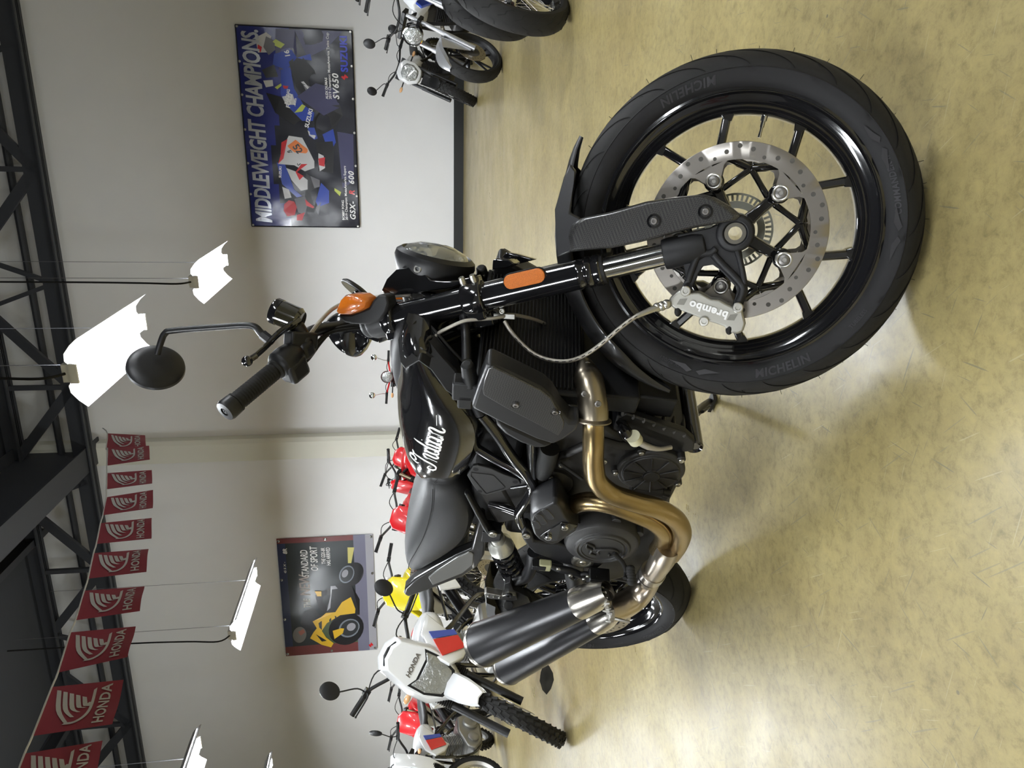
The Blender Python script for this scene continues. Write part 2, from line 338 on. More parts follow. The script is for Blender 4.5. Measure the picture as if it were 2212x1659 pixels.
def road_tire(b, side, tread, n_gr=24, hair=34, texts=(), c=V((0, 0, 0)), seedv=1):
    # side / tread: half profiles (r, y<0) bead->shoulder->crown
    rnd = random.Random(seedv)
    half = side+tread[1:]
    full = half+[(r, -y) for r, y in half[::-1][1:]]
    b.mi = 1; b.lathe(side, c, (0, 1, 0), 128); b.lathe([(r, -y) for r, y in side], c, (0, 1, 0), 128)
    b.mi = 0; tr = tread+[(r, -y) for r, y in tread[::-1][1:]]; b.lathe(tr, c, (0, 1, 0), 144)
    rs, ys = tread[0]; b.mi = 1; b.lathe([(rs-.001, ys-.0002), (rs, ys-.0012), (rs+.0012, ys)], c, (0, 1, 0), 128)
    def pt(th, r, y, e=.0006):
        k = 1+e/r; return c+V((r*k*math.cos(th), y*(1+e*4), r*k*math.sin(th)))
    b.mi = 3
    for sgn in (1, -1):
        for i in range(n_gr):
            t0 = 2*PI*(i+(0 if sgn > 0 else .5))/n_gr; path = []
            for da, t in ((0, .05), (.018, .14), (.05, .25), (.10, .37), (.17, .50), (.25, .62), (.33, .74), (.40, .84)):
                r, y = profile_at(tread, t); path.append(pt(t0+da, r, y*sgn))
            path = catmull(path, 4); wv = []
            for j, p in enumerate(path):
                d = (path[min(j+1, len(path)-1)]-path[max(j-1, 0)]).normalized(); nrm = (p-c); nrm[1] *= 1.4; s_ = d.cross(nrm).normalized(); tt = j/(len(path)-1); wv.append(s_*(.0023*min(1, tt*6+.3)*min(1, (1-tt)*4+.15)))
            b.ribbon(path, wv)
            if i % 2 == 0:
                t0b = t0+.13; r1, y1 = profile_at(tread, .30); r2, y2 = profile_at(tread, .40); b.ribbon([pt(t0b, r1, y1*sgn), pt(t0b+.02, r2, y2*sgn)], [V((.0009, 0, .0003))]*2)
    b.mi = 0
    for i in range(hair):
        th = 2*PI*i/hair+rnd.uniform(-.06, .06); y = rnd.uniform(-.02, .02); R = tread[-1][0]; d = V((math.cos(th+rnd.uniform(-.25, .25)), rnd.uniform(-.2, .2), math.sin(th)))
        p = c+V((math.cos(th), 0, math.sin(th)))*(R-.003)+V((0, y, 0)); b.tube([p, p+d.normalized()*.0105], .00045, 4)
    b.mi = 2; rm = (side[1][0]+side[-1][0])/2
    for tx, th0, sz, sh in texts:
        def fn(q, th0=th0, rm=rm):
            r = rm-q[1]; k = (r-side[0][0])/(side[-1][0]-side[0][0]); th = th0+q[0]/rm
            i = max(0, min(len(side)-2, sum(1 for s_ in side[1:-1] if s_[0] < r))); a, e = side[i], side[i+1]; y = a[1]+(e[1]-a[1])*(r-a[0])/(e[0]-a[0]); return c+V((r*math.cos(th), y-.0017, r*math.sin(th)))
        b.text(tx, sz, fn, bold=sz*.03, shear=sh, space=1.08)
def wing_mark(b, th0, side, c=V((0, 0, 0))):
    rm = (side[1][0]+side[-1][0])/2
    def fn(x, y): th = th0+x/rm; r = rm-y; return c+V((r*math.cos(th), side[-2][1]-.0026, r*math.sin(th)))
    for f_ in (1, -1):
        o = [(-.004, 0), (-.02, .008), (-.05, .004), (-.024, -.001), (-.012, -.006)]
        b.f([b.v(fn(x*f_, y)) for x, y in o])
def wheel(M, name, rf, yw, hubr, spoke, disc_r, disc_y, mats, left_disc=True, valve=None, parent=hero, b0=0, jr=.213, arm=.101, jd=math.radians(18.2), holes=True, yb=None):
    b = MB(M)
    rp = [(rf, -yw), (rf+.001, -yw-.003), (rf-.004, -yw-.0045), (rf-.008, -yw-.001), (rf-.010, -yw+.003), (rf-.016, -yw+.006), (rf-.022, -yw+.008), (rf-.028, -yw+.016), (rf-.034, -yw+.020), (jr+.002, -yw+.024), (jr-.001, -yw+.032), (jr-.002, 0)]
    rp = rp+[(r, -y) for r, y in rp[::-1][1:]]; out = [(rf-.006, yw), (rf-.025, yw-.02), (rf-.025, -yw+.02), (rf-.006, -yw)]
    b.lathe(rp, n=144); b.lathe(out, n=144)
    rim = b.build(name, GLOSS, parent)
    s_ = MB(M); s_.lathe([(.020, -.062), (.034, -.060), (.036, -.045), (.030, -.03), (.030, .03), (.036, .045), (.034, .060), (.020, .062), (.020, -.062)], n=40)
    for i in range(5):
        a = b0-i*2*PI/5; e = V((math.cos(a), 0, math.sin(a)))
        def bar(p, q, w0, w1, h0, h1):
            p, q = V(p), V(q); d = (q-p).normalized(); sd = V((-d[2], 0, d[0]))
            R = []
            for pp, ww, hh in ((p, w0, h0), (p.lerp(q, .5), (w0+w1)/2*.92, (h0+h1)/2), (q, w1, h1)):
                y0 = pp[1]; R.append([pp+sd*(ww*x)+V((0, hh*z, 0)) for x, z in ((-1, -.8), (-.7, -1), (.7, -1), (1, -.8), (1, .8), (.7, 1), (-.7, 1), (-1, .8))])
            s_.rings(R)
        bar(e*.028, e*arm, .013, .0105, .040, .034)
        s_.lathe([(.0001, -.040), (.0165, -.040), (.0185, -.036), (.0185, .036), (.0165, .040), (.0001, .040)], e*arm, (0, 1, 0), 20)
        for sg in (1, -1):
            j = V((math.cos(a+sg*jd), 0, math.sin(a+sg*jd)))
            bar(e*(arm+.004), j*(jr+.003), .0095, .0080, .026, .016)
            s_.prism(ngon(j*(jr+.004)-V((0, .017, 0)), V((-j[2], 0, j[0])), j, [(-.024, .003), (-.012, -.004), (-.006, -.016), (.006, -.016), (.012, -.004), (.024, .003)]), (0, .034, 0))
            k1 = V((math.cos(a+sg*.62), 0, math.sin(a+sg*.62)))*(arm+.019); k0 = e*(arm-.018)+V((-e[2], 0, e[0]))*sg*.006
            bar(k0, k1*.97, .0060, .0060, .012, .012); bar(k1*.98, V((math.cos(a+sg*.2), 0, math.sin(a+sg*.2)))*(arm+.044), .0055, .0055, .012, .012)
            s_.tube([V((math.cos(a+sg*x), 0, math.sin(a+sg*x)))*(arm+y) for x, y in ((.36, .034), (.44, .026), (.54, .021), (.63, .022))], .0055, 8, flat=1.6)
    s_.build('wheel_spokes', GLOSS, rim, bevel=.0015)
    for sg in ((-1, 1) if left_disc else (-1,)):
        y = disc_y*(-sg) if False else abs(disc_y)*sg
        d = MB(M); ri = disc_r-.031
        d.lathe([(ri, y-.0022), (disc_r-.001, y-.0022), (disc_r, y-.0015), (disc_r, y+.0015), (disc_r-.001, y+.0022), (ri, y+.0022), (ri, y-.0022)], n=120)
        for i in range(5):
            a = b0-i*2*PI/5
            o = [V((r*math.cos(a+t), y-.0024*(1), r*math.sin(a+t))) for r, t in ((ri+.003, -.30), (ri-.006, -.22), (arm+.004, -.15), (arm-.013, -.10), (arm-.017, 0), (arm-.013, .10), (arm+.004, .15), (ri-.006, .22), (ri+.003, .30))]
            d.prism(o, (0, .0048, 0))
        if holes:
            d.mi = 1
            for i in range(40):
                a = 2*PI*i/40+.03; r = disc_r-(.008, .016, .023, .013)[i % 4]; rr = .0042 if i % 4 != 2 else .0034
                d.lathe([(rr, -.00005), (.0001, -.0001)], V((r*math.cos(a), y+sg*.00245, r*math.sin(a))), (0, sg, 0), 12)
        dk = d.build('brake_disc', [DISCM, HOLE], parent)
        h = MB(M); h.mi = 0
        for i in range(5):
            a = b0-i*2*PI/5; e = V((math.cos(a)*arm, y-sg*-.0024, math.sin(a)*arm)); ax = V((0, sg, 0)); e[1] = y+sg*.0024
            h.mi = 0; h.lathe([(.0145, 0), (.0145, .0025), (.0125, .0035), (.0105, .0030), (.0100, .001)], e, ax, 28)
            h.mi = 1; h.lathe([(.0100, .0018), (.0095, .0035), (.006, .005), (.0042, .005)], e, ax, 24); h.mi = 0; h.lathe([(.0044, .005), (.0040, .0022), (.0001, .0022)], e, ax, 6)
        h.build('disc_bolt', [ALU, DARKST], dk)
    return rim
def disc_mat():
    a = mat('brake_disc_steel', (.40, .375, .345), .3, 1); nt = a.node_tree; b = nt.nodes['Principled BSDF']
    tc = nt.nodes.new('ShaderNodeTexCoord'); nz = nt.nodes.new('ShaderNodeTexNoise'); nz.inputs['Scale'].default_value = 40; nz.inputs['Detail'].default_value = 6
    nt.links.new(tc.outputs['Object'], nz.inputs['Vector']); bp = nt.nodes.new('ShaderNodeBump'); bp.inputs['Strength'].default_value = .25; bp.inputs['Distance'].default_value = .0008
    nt.links.new(nz.outputs['Fac'], bp.inputs['Height']); nt.links.new(bp.outputs[0], b.inputs['Normal']); return a
DISCM = disc_mat(); DARKST = mat('dark_button', (.22, .21, .20), .4, .9); HOLE = mat('disc_hole', (.05, .047, .04), .7)
# front wheel
SIDE_F = [(.2525, -.046), (.258, -.052), (.266, -.0565), (.276, -.0598), (.285, -.061)]
TREAD_F = [(.285, -.061), (.2935, -.0575), (.302, -.0505), (.310, -.041), (.3165, -.030), (.3215, -.0175), (.3243, -.007), (.325, 0)]
b = MB(MW)
road_tire(b, SIDE_F, TREAD_F, texts=(('MICHELIN', wang(1690, 795), .0215, .15), ('MICHELIN', wang(1490, 205), .0215, .15), ('COMMANDER II', wang(1931, 400), .0135, .1), ('120/70 R19', wang(1455, 770), .010, .1), ('TUBELESS', wang(1870, 700), .009, 0)))
wing_mark(b, wang(1925, 300), SIDE_F); wing_mark(b, wang(1922, 505), SIDE_F); wing_mark(b, wang(1500, 795), SIDE_F)
b.build('front_tire', [RUBBER, SIDEW, LETTER, GROOVE], hero)
fr = wheel(MW, 'front_rim', .2535, .0445, .03, None, .160, .068, None, b0=math.radians(-45.5))
b = MB(MW); q = Q(1655, 240, -.01); a = math.atan2(q[2], q[0]); e = V((math.cos(a), 0, math.sin(a))); b.cyl(e*.212, e*.203, .006); b.cyl(e*.205, e*.192, .004); b.cyl(e*.192, e*.178, .0028); b.cyl(e*.180, e*.174, .0033)
b.build('valve_stem', CHROME, fr)
b = MB(MW)
b.lathe([(.058, .052), (.058, .054), (.044, .054), (.044, .052), (.058, .052)], n=60)
for i in range(44):
    a = 2*PI*i/44; e = V((math.cos(a), 0, math.sin(a))); b.box(e*.064+V((0, .053, 0)), (.011, .002, .0045), X=e, Y=(0, 1, 0), Z=e.cross(V((0, 1, 0))))
b.lathe([(.0695, .052), (.0695, .054), (.0735, .054), (.0735, .052), (.0695, .052)], n=60)
b.build('speed_sensor_ring', mat('pale_ring', (.5, .5, .42), .45, .5), hero)
# axle (hollow)
b = MB(MW); b.lathe([(.0118, -.126), (.0185, -.126), (.0205, -.124), (.0205, -.105), (.0165, -.10), (.0165, .12), (.0118, .12), (.0118, -.126)], n=40); b.build('front_axle', CHROME, hero)
# fork legs: straight line in the wheel frame
FA, FB = V((-.1975, 0, .690)), V((-.0345, 0, .094)); FD = (FB-FA).normalized(); FN = V((0, 1, 0)).cross(FD)
if FN[0] < 0: FN = -FN
def fpt(ix, iy, yy): q = Q(ix, iy, yy); return (V((q[0], 0, q[2]))-FA).dot(FD)
t_gl, t_cl = fpt(1300, 577, -.105), fpt(1022, 625, -.105)
for sg in (-1, 1):
    Y = V((0, .105*sg, 0))
    b = MB(MW); b.lathe([(.0001, -.018), (.0285, -.018), (.0290, -.012), (.0290, t_gl-.050), (.0300, t_gl-.047), (.0300, t_gl-.040), (.0280, t_gl-.036), (.0280, t_gl-.031), (.0305, t_gl-.028), (.0305, t_gl-.020), (.0285, t_gl-.017), (.0310, t_gl-.013), (.0315, t_gl-.003), (.0295, t_gl), (.022, t_gl)], FA+Y, FD, 48)
    tb = b.build('fork_tube', GLOSS, hero)
    b = MB(MW); b.cyl(FA+Y+FD*(t_gl-.002), FB+Y+FD*.01, .0215, n=48); b.build('fork_slider', CHROME, hero)
    b = MB(MW); b.lathe([(.0219, t_gl), (.0285, t_gl), (.0285, t_gl+.006), (.0219, t_gl+.007)], FA+Y, FD, 40); b.build('dust_seal', RUBBER, hero)
k4 = lambda pts: crop((1380, 380), 4.608, pts)
body = k4([(385, 585), (700, 520), (800, 480), (797, 572), (845, 689), (962, 737), (1020, 720), (1050, 900), (1080, 1070), (1088, 1150), (1030, 1310), (935, 1290), (975, 1160), (960, 1100), (800, 930), (735, 885), (640, 900), (590, 975), (520, 1140), (430, 1110), (465, 1010), (440, 850), (405, 760)])
for sg in (-1, 1):
    pl = [V((p[0], .118 if sg > 0 else -.118, p[2])) for p in polyQ(body, -.118)]
    b = MB(MW); b.prism(pl, (0, -sg*.030, 0))
    ax = Q(1589, 504, -.126); ax = V((0, 0, 0))
    b.lathe([(.0207, .1285*sg), (.0300, .1265*sg), (.0330, .122*sg), (.0335, .085*sg), (.0207, .085*sg), (.0207, .1285*sg)], n=40)
    y = -.120 if sg < 0 else .120
    mir = lambda p: V((p[0], y, p[2]))
    b.tube([mir(p) for p in polyQ(k4([(485, 1060), (540, 900), (585, 800), (640, 775), (720, 765), (770, 720)]), -.12)], .0065, 10, 4)
    b.tube([mir(p) for p in polyQ(k4([(740, 780), (850, 900), (960, 1010), (1040, 1120), (985, 1270)]), -.12)], .0070, 10, 3)
    b.tube([mir(p) for p in polyQ(k4([(960, 700), (1010, 850), (1055, 1080)]), -.12)], .0055, 10, 3)
    b.lathe([(.0001, 0), (.0275, 0), (.029, .01), (.0285, .055), (.024, .075), (.0001, .08)], FB+V((0, .105*sg, 0))-FD*.030, FD, 36)
    fb_ = b.build('fork_bottom', MATTE, hero, bevel=.003); fb_['bore'] = 1
# washer bore: dark inside of the axle clamp handled by the hollow axle
# caliper
for sg in (-1, 1):
    pl = k4([(300, 1225), (385, 1150), (430, 1120), (500, 1165), (600, 1160), (660, 1190), (720, 1225), (800, 1230), (860, 1265), (930, 1300), (1030, 1320), (1065, 1470), (1040, 1550), (980, 1578), (900, 1560), (850, 1500), (780, 1475), (700, 1450), (560, 1395), (440, 1350), (350, 1320), (300, 1280)])
    pq = [V((p[0], sg*.126, p[2])) for p in polyQ(pl, -.126)]
    b = MB(MW); b.prism(pq, (0, -sg*.036, 0)); 
    pq2 = [V((p[0], sg*.062, p[2])) for p in polyQ(k4([(400, 1200), (900, 1330), (960, 1500), (850, 1480), (500, 1340), (400, 1290)]), -.09)]; b.prism(pq2, (0, -sg*.022, 0)); b.prism([V((p[0], sg*.105, p[2])) for p in polyQ(k4([(560, 1330), (860, 1430), (850, 1480), (560, 1380)]), -.1)], (0, -sg*.055, 0))
    for c_ in ((430, 1255), (930, 1410)):
        q = polyQ(k4([(c_[0]-55, c_[1]+25), (c_[0]-20, c_[1]-30), (c_[0]+55, c_[1]-35), (c_[0]+20, c_[1]+30)]), -.1265); b.mi = 1; b.f([b.v(V((p[0], sg*.1266, p[2]))) for p in q]); b.mi = 0
    cal = b.build('brake_caliper', [CALI, mat('caliper_recess', (.2, .195, .17), .4, .8)], hero, bevel=.004, seg=3)
    b = MB(MW)
    for c_, r in (((648, 1448), .009), ((465, 1145), .0095), ((985, 1310), .0095)):
        q = Q(*k4([c_])[0], -.127); b.bolt(V((q[0], sg*.126, q[2])), (0, sg, 0), r, .006)
    b.build('caliper_bolt', BOLT, cal)
    b = MB(MW)
    for c_ in ((390, 1345), (900, 1525)):
        q = Q(*k4([c_])[0], -.12); b.ell(V((q[0], sg*.118, q[2])), (.011, .010, .007))
    b.build('pad_pin', RUBBER, cal)
    if sg < 0:
        p0, p1 = Q(*k4([(868, 1385)])[0], -.1275), Q(*k4([(520, 1275)])[0], -.1275); ex = (p1-p0).normalized(); ez = ex.cross(V((0, 1, 0))).normalized()
        if ez.dot(Q(*k4([(700, 1450)])[0], -.1275)-(p0+p1)/2) < 0: ez = -ez
        b = MB(MW); c_ = (p0+p1)/2; b.text('brembo', .0205, lambda v: c_+ex*v[0]+ez*v[1]+V((0, -.0012+v[2], 0)), bold=.0008, space=1.1); b.build('lettering', DECAL, cal, smooth=0)
# front reflector on the fork tube
a_, c_ = Q(1103, 609, -.134), Q(1161, 596, -.134)
b = MB(MW); b.mi = 1; b.prism([p+V((0, .004, 0)) for p in stadium(a_, c_, .0172, FN)], (0, .004, 0)); b.mi = 0; b.prism(stadium(a_, c_, .0145, FN), (0, .006, 0)); b.build('fork_reflector', [REFLO, PLASTIC], hero, bevel=.001)
# fender and fork guard (carbon)
kz = lambda pts: crop((1150, 50), 1.952, pts)
fp = [Q(1240, 357, 0), Q(1222, 372, 0), Q(1204, 420, 0), Q(1198, 480, 0), Q(1199, 545, 0), Q(1207, 600, 0), Q(1222, 660, 0), Q(1262, 740, 0)]
b = MB(MW); R = []
TH = [math.atan2(p[2], p[0]) for p in fp]
n = 26; th0, th1 = math.radians(60), math.radians(163)
for i in range(n+1):
    t = i/n; th = th0+(th1-th0)*t; wd = .070*min(1, .10+2.3*t)*min(1, .12+(1-t)*4.2); rr = .345+.013*math.exp(-((t-.0)/.12)**2); e = V((math.cos(th), 0, math.sin(th)))
    prof = [(-wd, -.036), (-wd*.96, -.018), (-wd*.78, -.003), (-wd*.4, .004), (0, .006), (wd*.4, .004), (wd*.78, -.003), (wd*.96, -.018), (wd, -.036)]
    sc_ = wd/.07
    R.append([e*(rr+z*sc_)+V((0, y, 0)) for y, z in prof]+[e*(rr-.003+z*sc_)+V((0, y*.96, 0)) for y, z in prof[::-1]])
b.rings(R); fend = b.build('front_fender', mat('fender_dark', (.010, .010, .011), .42, 0, .2), hero, bevel=0, smooth=50)
gd = kz([(150, 600), (172, 640), (160, 790), (190, 810), (330, 800), (480, 750), (600, 735), (720, 722), (770, 735), (830, 770), (880, 812), (860, 835), (700, 862), (610, 880), (450, 925), (340, 945), (230, 960), (100, 985), (95, 880), (105, 770), (130, 650)])
gd = kz([(205, 822), (330, 795), (480, 752), (600, 733), (720, 722), (770, 735), (830, 770), (882, 812), (860, 832), (700, 860), (610, 882), (450, 925), (340, 948), (230, 958), (160, 965), (150, 900), (165, 850)])
for sg in (-1, 1):
    o = [V((p[0], sg*.128, p[2])) for p in polyQ(gd, -.128)]; b = MB(MW); c_ = sum(o, V((0, 0, 0)))/len(o)
    inner = [c_+(p-c_)*.93+V((0, sg*.007, 0)) for p in o]; outer = o; low = [c_+(p-c_)*1.01+V((0, -sg*.028, 0)) for p in o]
    b.rings([low, outer, inner]); gpart = b.build('fork_guard', CARBON, hero, bevel=.0025, seg=2)
    # flared top that carries the guard into the fender
    b = MB(MW)
    pts = kz([(205, 822), (160, 800), (168, 700), (185, 625), (158, 592), (130, 650), (100, 790), (92, 900), (100, 990), (160, 968)])
    o2 = [V((p[0], sg*(.118-.0*i), p[2])) for i, p in enumerate(polyQ(pts, -.118))]; ys = [.126, .118, .085, .045, .03, .045, .085, .105, .12, .128]
    o2 = [V((p[0], sg*y_, p[2])) for (p, y_) in zip([Q(a1, a2, -y1) for (a1, a2), y1 in zip(pts, ys)], ys)]
    b.prism(o2, (0, -sg*.012, 0)); b.build('fender_wing', mat('fender_dark', (.02, .02, .02), .4), hero, bevel=.004)
    b = MB(MW)
    for c2 in ((513, 835), (730, 795)):
        q = Q(*kz([c2])[0], -.136); q = V((q[0], sg*.1345, q[2])); b.mi = 0; b.lathe([(.0130, 0), (.0130, .0015), (.0095, .0018), (.0085, -.001), (.0001, -.001)], q, (0, sg, 0), 24); b.mi = 1; b.bolt(q, (0, sg, 0), .0062, .006)
    b.build('guard_bolt', [GLOSS, DARKST], gpart)
# lower clamp
for tcl, hh, nm in ((t_cl, .046, 'lower_triple_clamp'), (.012, .030, 'upper_triple_clamp')):
    b = MB(MW); c_ = FA+FD*tcl
    b.box(c_-FN*.035, (hh, .20, .05), X=FD, Y=(0, 1, 0), Z=FN)
    for sg in (-1, 1):
        cc = c_+V((0, .105*sg, 0)); b.lathe([(.029, -hh/2), (.0345, -hh/2), (.0375, -hh*.35), (.0375, hh*.35), (.0345, hh/2), (.029, hh/2)], cc, FD, 40); b.box(cc+FN*.036-V((0, 0, 0)), (hh*.9, .026, .018), X=FD, Y=(0, 1, 0), Z=FN); b.box(cc-FN*.028, (hh*.85, .05, .03), X=FD, Y=(0, 1, 0), Z=FN)
    cl = b.build(nm, GLOSS, hero, bevel=.003)
    if hh > .04:
        b = MB(MW)
        for sg in (-1, 1):
            for k in (-1, 1): b.bolt(c_+V((0, .105*sg-.013, 0))+FN*.040+FD*(k*.012), V((0, -1, 0)), .0065, .006); b.bolt(c_+V((0, .105*sg-.013, 0))+FN*.034+FD*(k*.012), FN+V((0, -.4, 0)), .0065, .016)
        b.build('clamp_bolt', BOLT, cl)
# steering stem and head
b = MB(MW); b.cyl(FA+FD*.0-FN*.055, FA+FD*(t_cl+.01)-FN*.055, .026); b.build('steering_stem', GLOSS, hero)
# fork top collars with turn signal holders
kb = lambda pts: crop((430, 580), 4.366, pts)
for sg in (-1, 1):
    b = MB(MW); cc = FA+V((0, .105*sg, 0)); b.lathe([(.0295, -.005), (.0335, -.008), (.0335, -.035), (.030, -.040), (.0295, -.052), (.022, -.056), (.0001, -.056)], cc, -FD*-1, 40)
    b.lathe([(.0295, .006), (.0340, .004), (.0345, -.030), (.030, -.040)], cc, FD, 40)
    yy = .150
    o = polyQ(kb([(1310, 430), (1330, 480), (1370, 510), (1440, 525), (1590, 530), (1700, 500), (1760, 420), (1790, 330), (1770, 250), (1690, 245), (1640, 300), (1600, 370), (1440, 432)]), -yy); b.prism([V((p[0], sg*yy, p[2])) for p in o], (0, -sg*.040, 0))
    b.build('signal_bracket', MATTE, hero, bevel=.005)
    o = [V((p[0], sg*.152, p[2])) for p in polyQ(kb([(1300, 410), (1312, 370), (1345, 290), (1385, 250), (1440, 238), (1540, 245), (1600, 285), (1615, 315), (1598, 370), (1520, 410), (1440, 436), (1325, 436)]), -.152)]
    c_ = sum(o, V((0, 0, 0)))/len(o); b = MB(MW); b.rings([[p+V((0, -sg*.035, 0)) for p in o], o, [c_+(p-c_)*.86+V((0, sg*.010, 0)) for p in o], [c_+(p-c_)*.5+V((0, sg*.015, 0)) for p in o]])
    ts = b.build('turn_signal', AMBER, hero, bevel=.002, smooth=50)
# headlight
T_, Bo = Q(872, 533, 0), Q(1014, 574, 0); HC = (T_+Bo)/2; dz = (T_-Bo).normalized(); HX = V((dz[2], 0, -dz[0])); HR = (T_-Bo).length/2
if HX[0] < 0: HX = -HX
HC = HC-HX*.004
b = MB(MW); b.lathe([(.0001, -.125), (.045, -.120), (HR*.80, -.085), (HR*1.02, -.035), (HR*1.13, -.008), (HR*1.10, .004), (HR*.97, .012), (HR*.93, .008), (HR*.93, -.01)], HC, HX, 64); hl = b.build('headlight', SATIN, hero)
b = MB(MW); b.lathe([(HR*.93, .007), (HR*.80, .018), (HR*.5, .027), (.0001, .031)], HC, HX, 56); b.build('headlight_lens', mat('headlight_glass', (.62, .64, .62), .03, 0, 1, trans=.75), hl)
b = MB(MW); b.lathe([(HR*.9, .004), (HR*.6, -.03), (HR*.35, -.035), (.0001, -.02)], HC, HX, 40); 
for i in range(9): a = i*2*PI/9; b.ell(HC+HX*-.005+V((0, math.cos(a), 0))*HR*.55+dz*(math.sin(a)*HR*.55), (.008, .013, .013))
b.build('headlight_reflector', CHROME, hl)
kh = lambda pts: crop((830, 500), 4.366, pts)
for sg in (-1, 1):
    o = polyQ(kh([(-30, 560), (20, 450), (110, 360), (200, 345), (290, 300), (345, 295), (375, 330), (390, 400), (440, 455), (560, 465), (720, 460), (730, 500), (620, 540), (330, 580), (20, 610)]), -.082); b = MB(MW); b.prism([V((p[0], sg*.082, p[2])) for p in o], (0, -sg*.012, 0)); hb = b.build('headlight_bracket', GLOSS, hero, bevel=.003)
    q = Q(*kh([(320, 352)])[0], -.083); b = MB(MW); b.bolt(V((q[0], sg*.082, q[2])), (0, sg, 0), .009, .006); b.build('bracket_bolt', BOLT, hb)
# small connector block in front of the clamp
b = MB(MW)
for pts, y0, d_ in (([(1020, 270), (1060, 255), (1180, 265), (1230, 310), (1150, 350), (1015, 360)], -.05, .05), ([(1100, 250), (1150, 195), (1240, 210), (1430, 265), (1250, 310)], .03, .02)): b.prism(polyQ(kh(pts), y0), (0, d_, 0))
b.build('connector_block', GLOSS, hero, bevel=.003)
# handlebar
g_in, g_out, sw, bend, cen = Q(600, 795, -.295), Q(487, 888, -.415), Q(640, 762, -.245), Q(672, 718, -.17), Q(735, 705, -.06)
b = MB(MW); half = [g_out, g_in, sw, bend, cen]; path = half+[V((p[0], -p[1], p[2])) for p in half[::-1]]
b.tube(path, .0135, 14, 5); b.build('handlebar', SATIN, hero)
for sg in (-1, 1):
    mm = lambda p: V((p[0], p[1]*(-sg), p[2]))
    gi, go = mm(g_in), mm(g_out); d = (go-gi).normalized(); L_ = (go-gi).length
    b = MB(MW); pr = [(.016, -.004), (.0205, 0), (.0205, .006), (.0165, .010)]
    k = 15
    for i in range(k): x = .012+(L_-.046)*i/k; pr += [(.0172, x), (.0182, x+.002), (.0182, x+.0045), (.0172, x+.0062)]
    pr += [(.0175, L_-.030), (.020, L_-.028), (.020, L_-.024), (.014, L_-.023)]
    b.lathe(pr, gi, d, 28); b.build('grip', RUBBER, hero)
    b = MB(MW); b.lathe([(.014, L_-.024), (.0205, L_-.022), (.0212, L_-.004), (.019, L_+.002), (.0085, L_+.003), (.008, L_-.002), (.0001, L_-.002)], gi, d, 32); b.bolt(gi+d*(L_-.001), d, .005, .003); b.build('bar_end', SATIN, hero)
    b = MB(MW); c_ = gi-d*.030; b.lathe([(.0145, .034), (.026, .032), (.030, .022), (.031, .004), (.029, -.012), (.022, -.026), (.0145, -.032)], c_+d*0, d, 28); x_ = V((1, 0, 0)); b.box(c_-V((.018, 0, .012)), (.05, .045, .04), X=d, Z=(0, 0, 1)); b.box(c_-d*.045+V((-.004, 0, 0)), (.035, .036, .04), X=d, Z=(0, 0, 1)); b.build('switch_housing', SATIN, hero, bevel=.010, seg=3)
    # lever
    yv = lambda ix, iy, y: mm(Q(ix, iy, y))
    b = MB(MW); b.tube([yv(648, 688, -.235), yv(628, 702, -.25), yv(600, 722, -.28), yv(575, 748, -.31), yv(553, 768, -.345)], [.008, .0078, .0070, .0062, .006], 10, 5, flat=.75); b.tube([yv(553, 768, -.345), yv(536, 779, -.362)], .006, 10); b.ell(yv(534, 780, -.364), (.0105, .0105, .0105)); b.build('brake_lever' if sg < 0 else 'clutch_lever', GLOSS, hero)
    # mirror
    b = MB(MW); b.tube([yv(590, 738, -.26), yv(566, 722, -.262), yv(552, 707, -.265), yv(530, 703, -.268), yv(480, 706, -.275), yv(375, 714, -.295), yv(357, 720, -.30), yv(349, 735, -.305), yv(340, 765, -.31)], [.0085, .008, .0070, .0065, .0065, .0065, .0065, .0065, .006], 12, 5)
    b.cyl(yv(585, 737, -.26), yv(566, 722, -.262), .010, .010, 6)
    st = b.build('mirror_stem', SATIN, hero)
    if sg > 0: bpy.data.objects.remove(st); b = MB(MW); b.tube([mm(Q(620, 745, -.25)), Q(770, 640, .30), Q(775, 630, .34)], .006, 10, 3); st = b.build('mirror_stem', SATIN, hero)
    mc = yv(337, 790, -.312) if sg < 0 else Q(775, 628, .345); cd = (WF.inverted() @ C0 - yv(337, 790, -.312)).normalized(); cd = cd if sg < 0 else V((cd[0], -cd[1], cd[2]))
    nz_ = (cd*.70+V((.72, 0, .0))+V((0, 0, -.12))).normalized(); b = MB(MW); b.lathe([(.0001, .008), (.03, .0075), (.048, .004), (.0545, -.002), (.0555, -.008), (.052, -.010), (.0001, -.010)], mc, nz_, 48); mr = b.build('mirror', SATIN, hero)
    b = MB(MW); b.lathe([(.0525, -.0105), (.0001, -.0107)], mc, nz_, 48); b.build('mirror_glass', MIRR, mr)
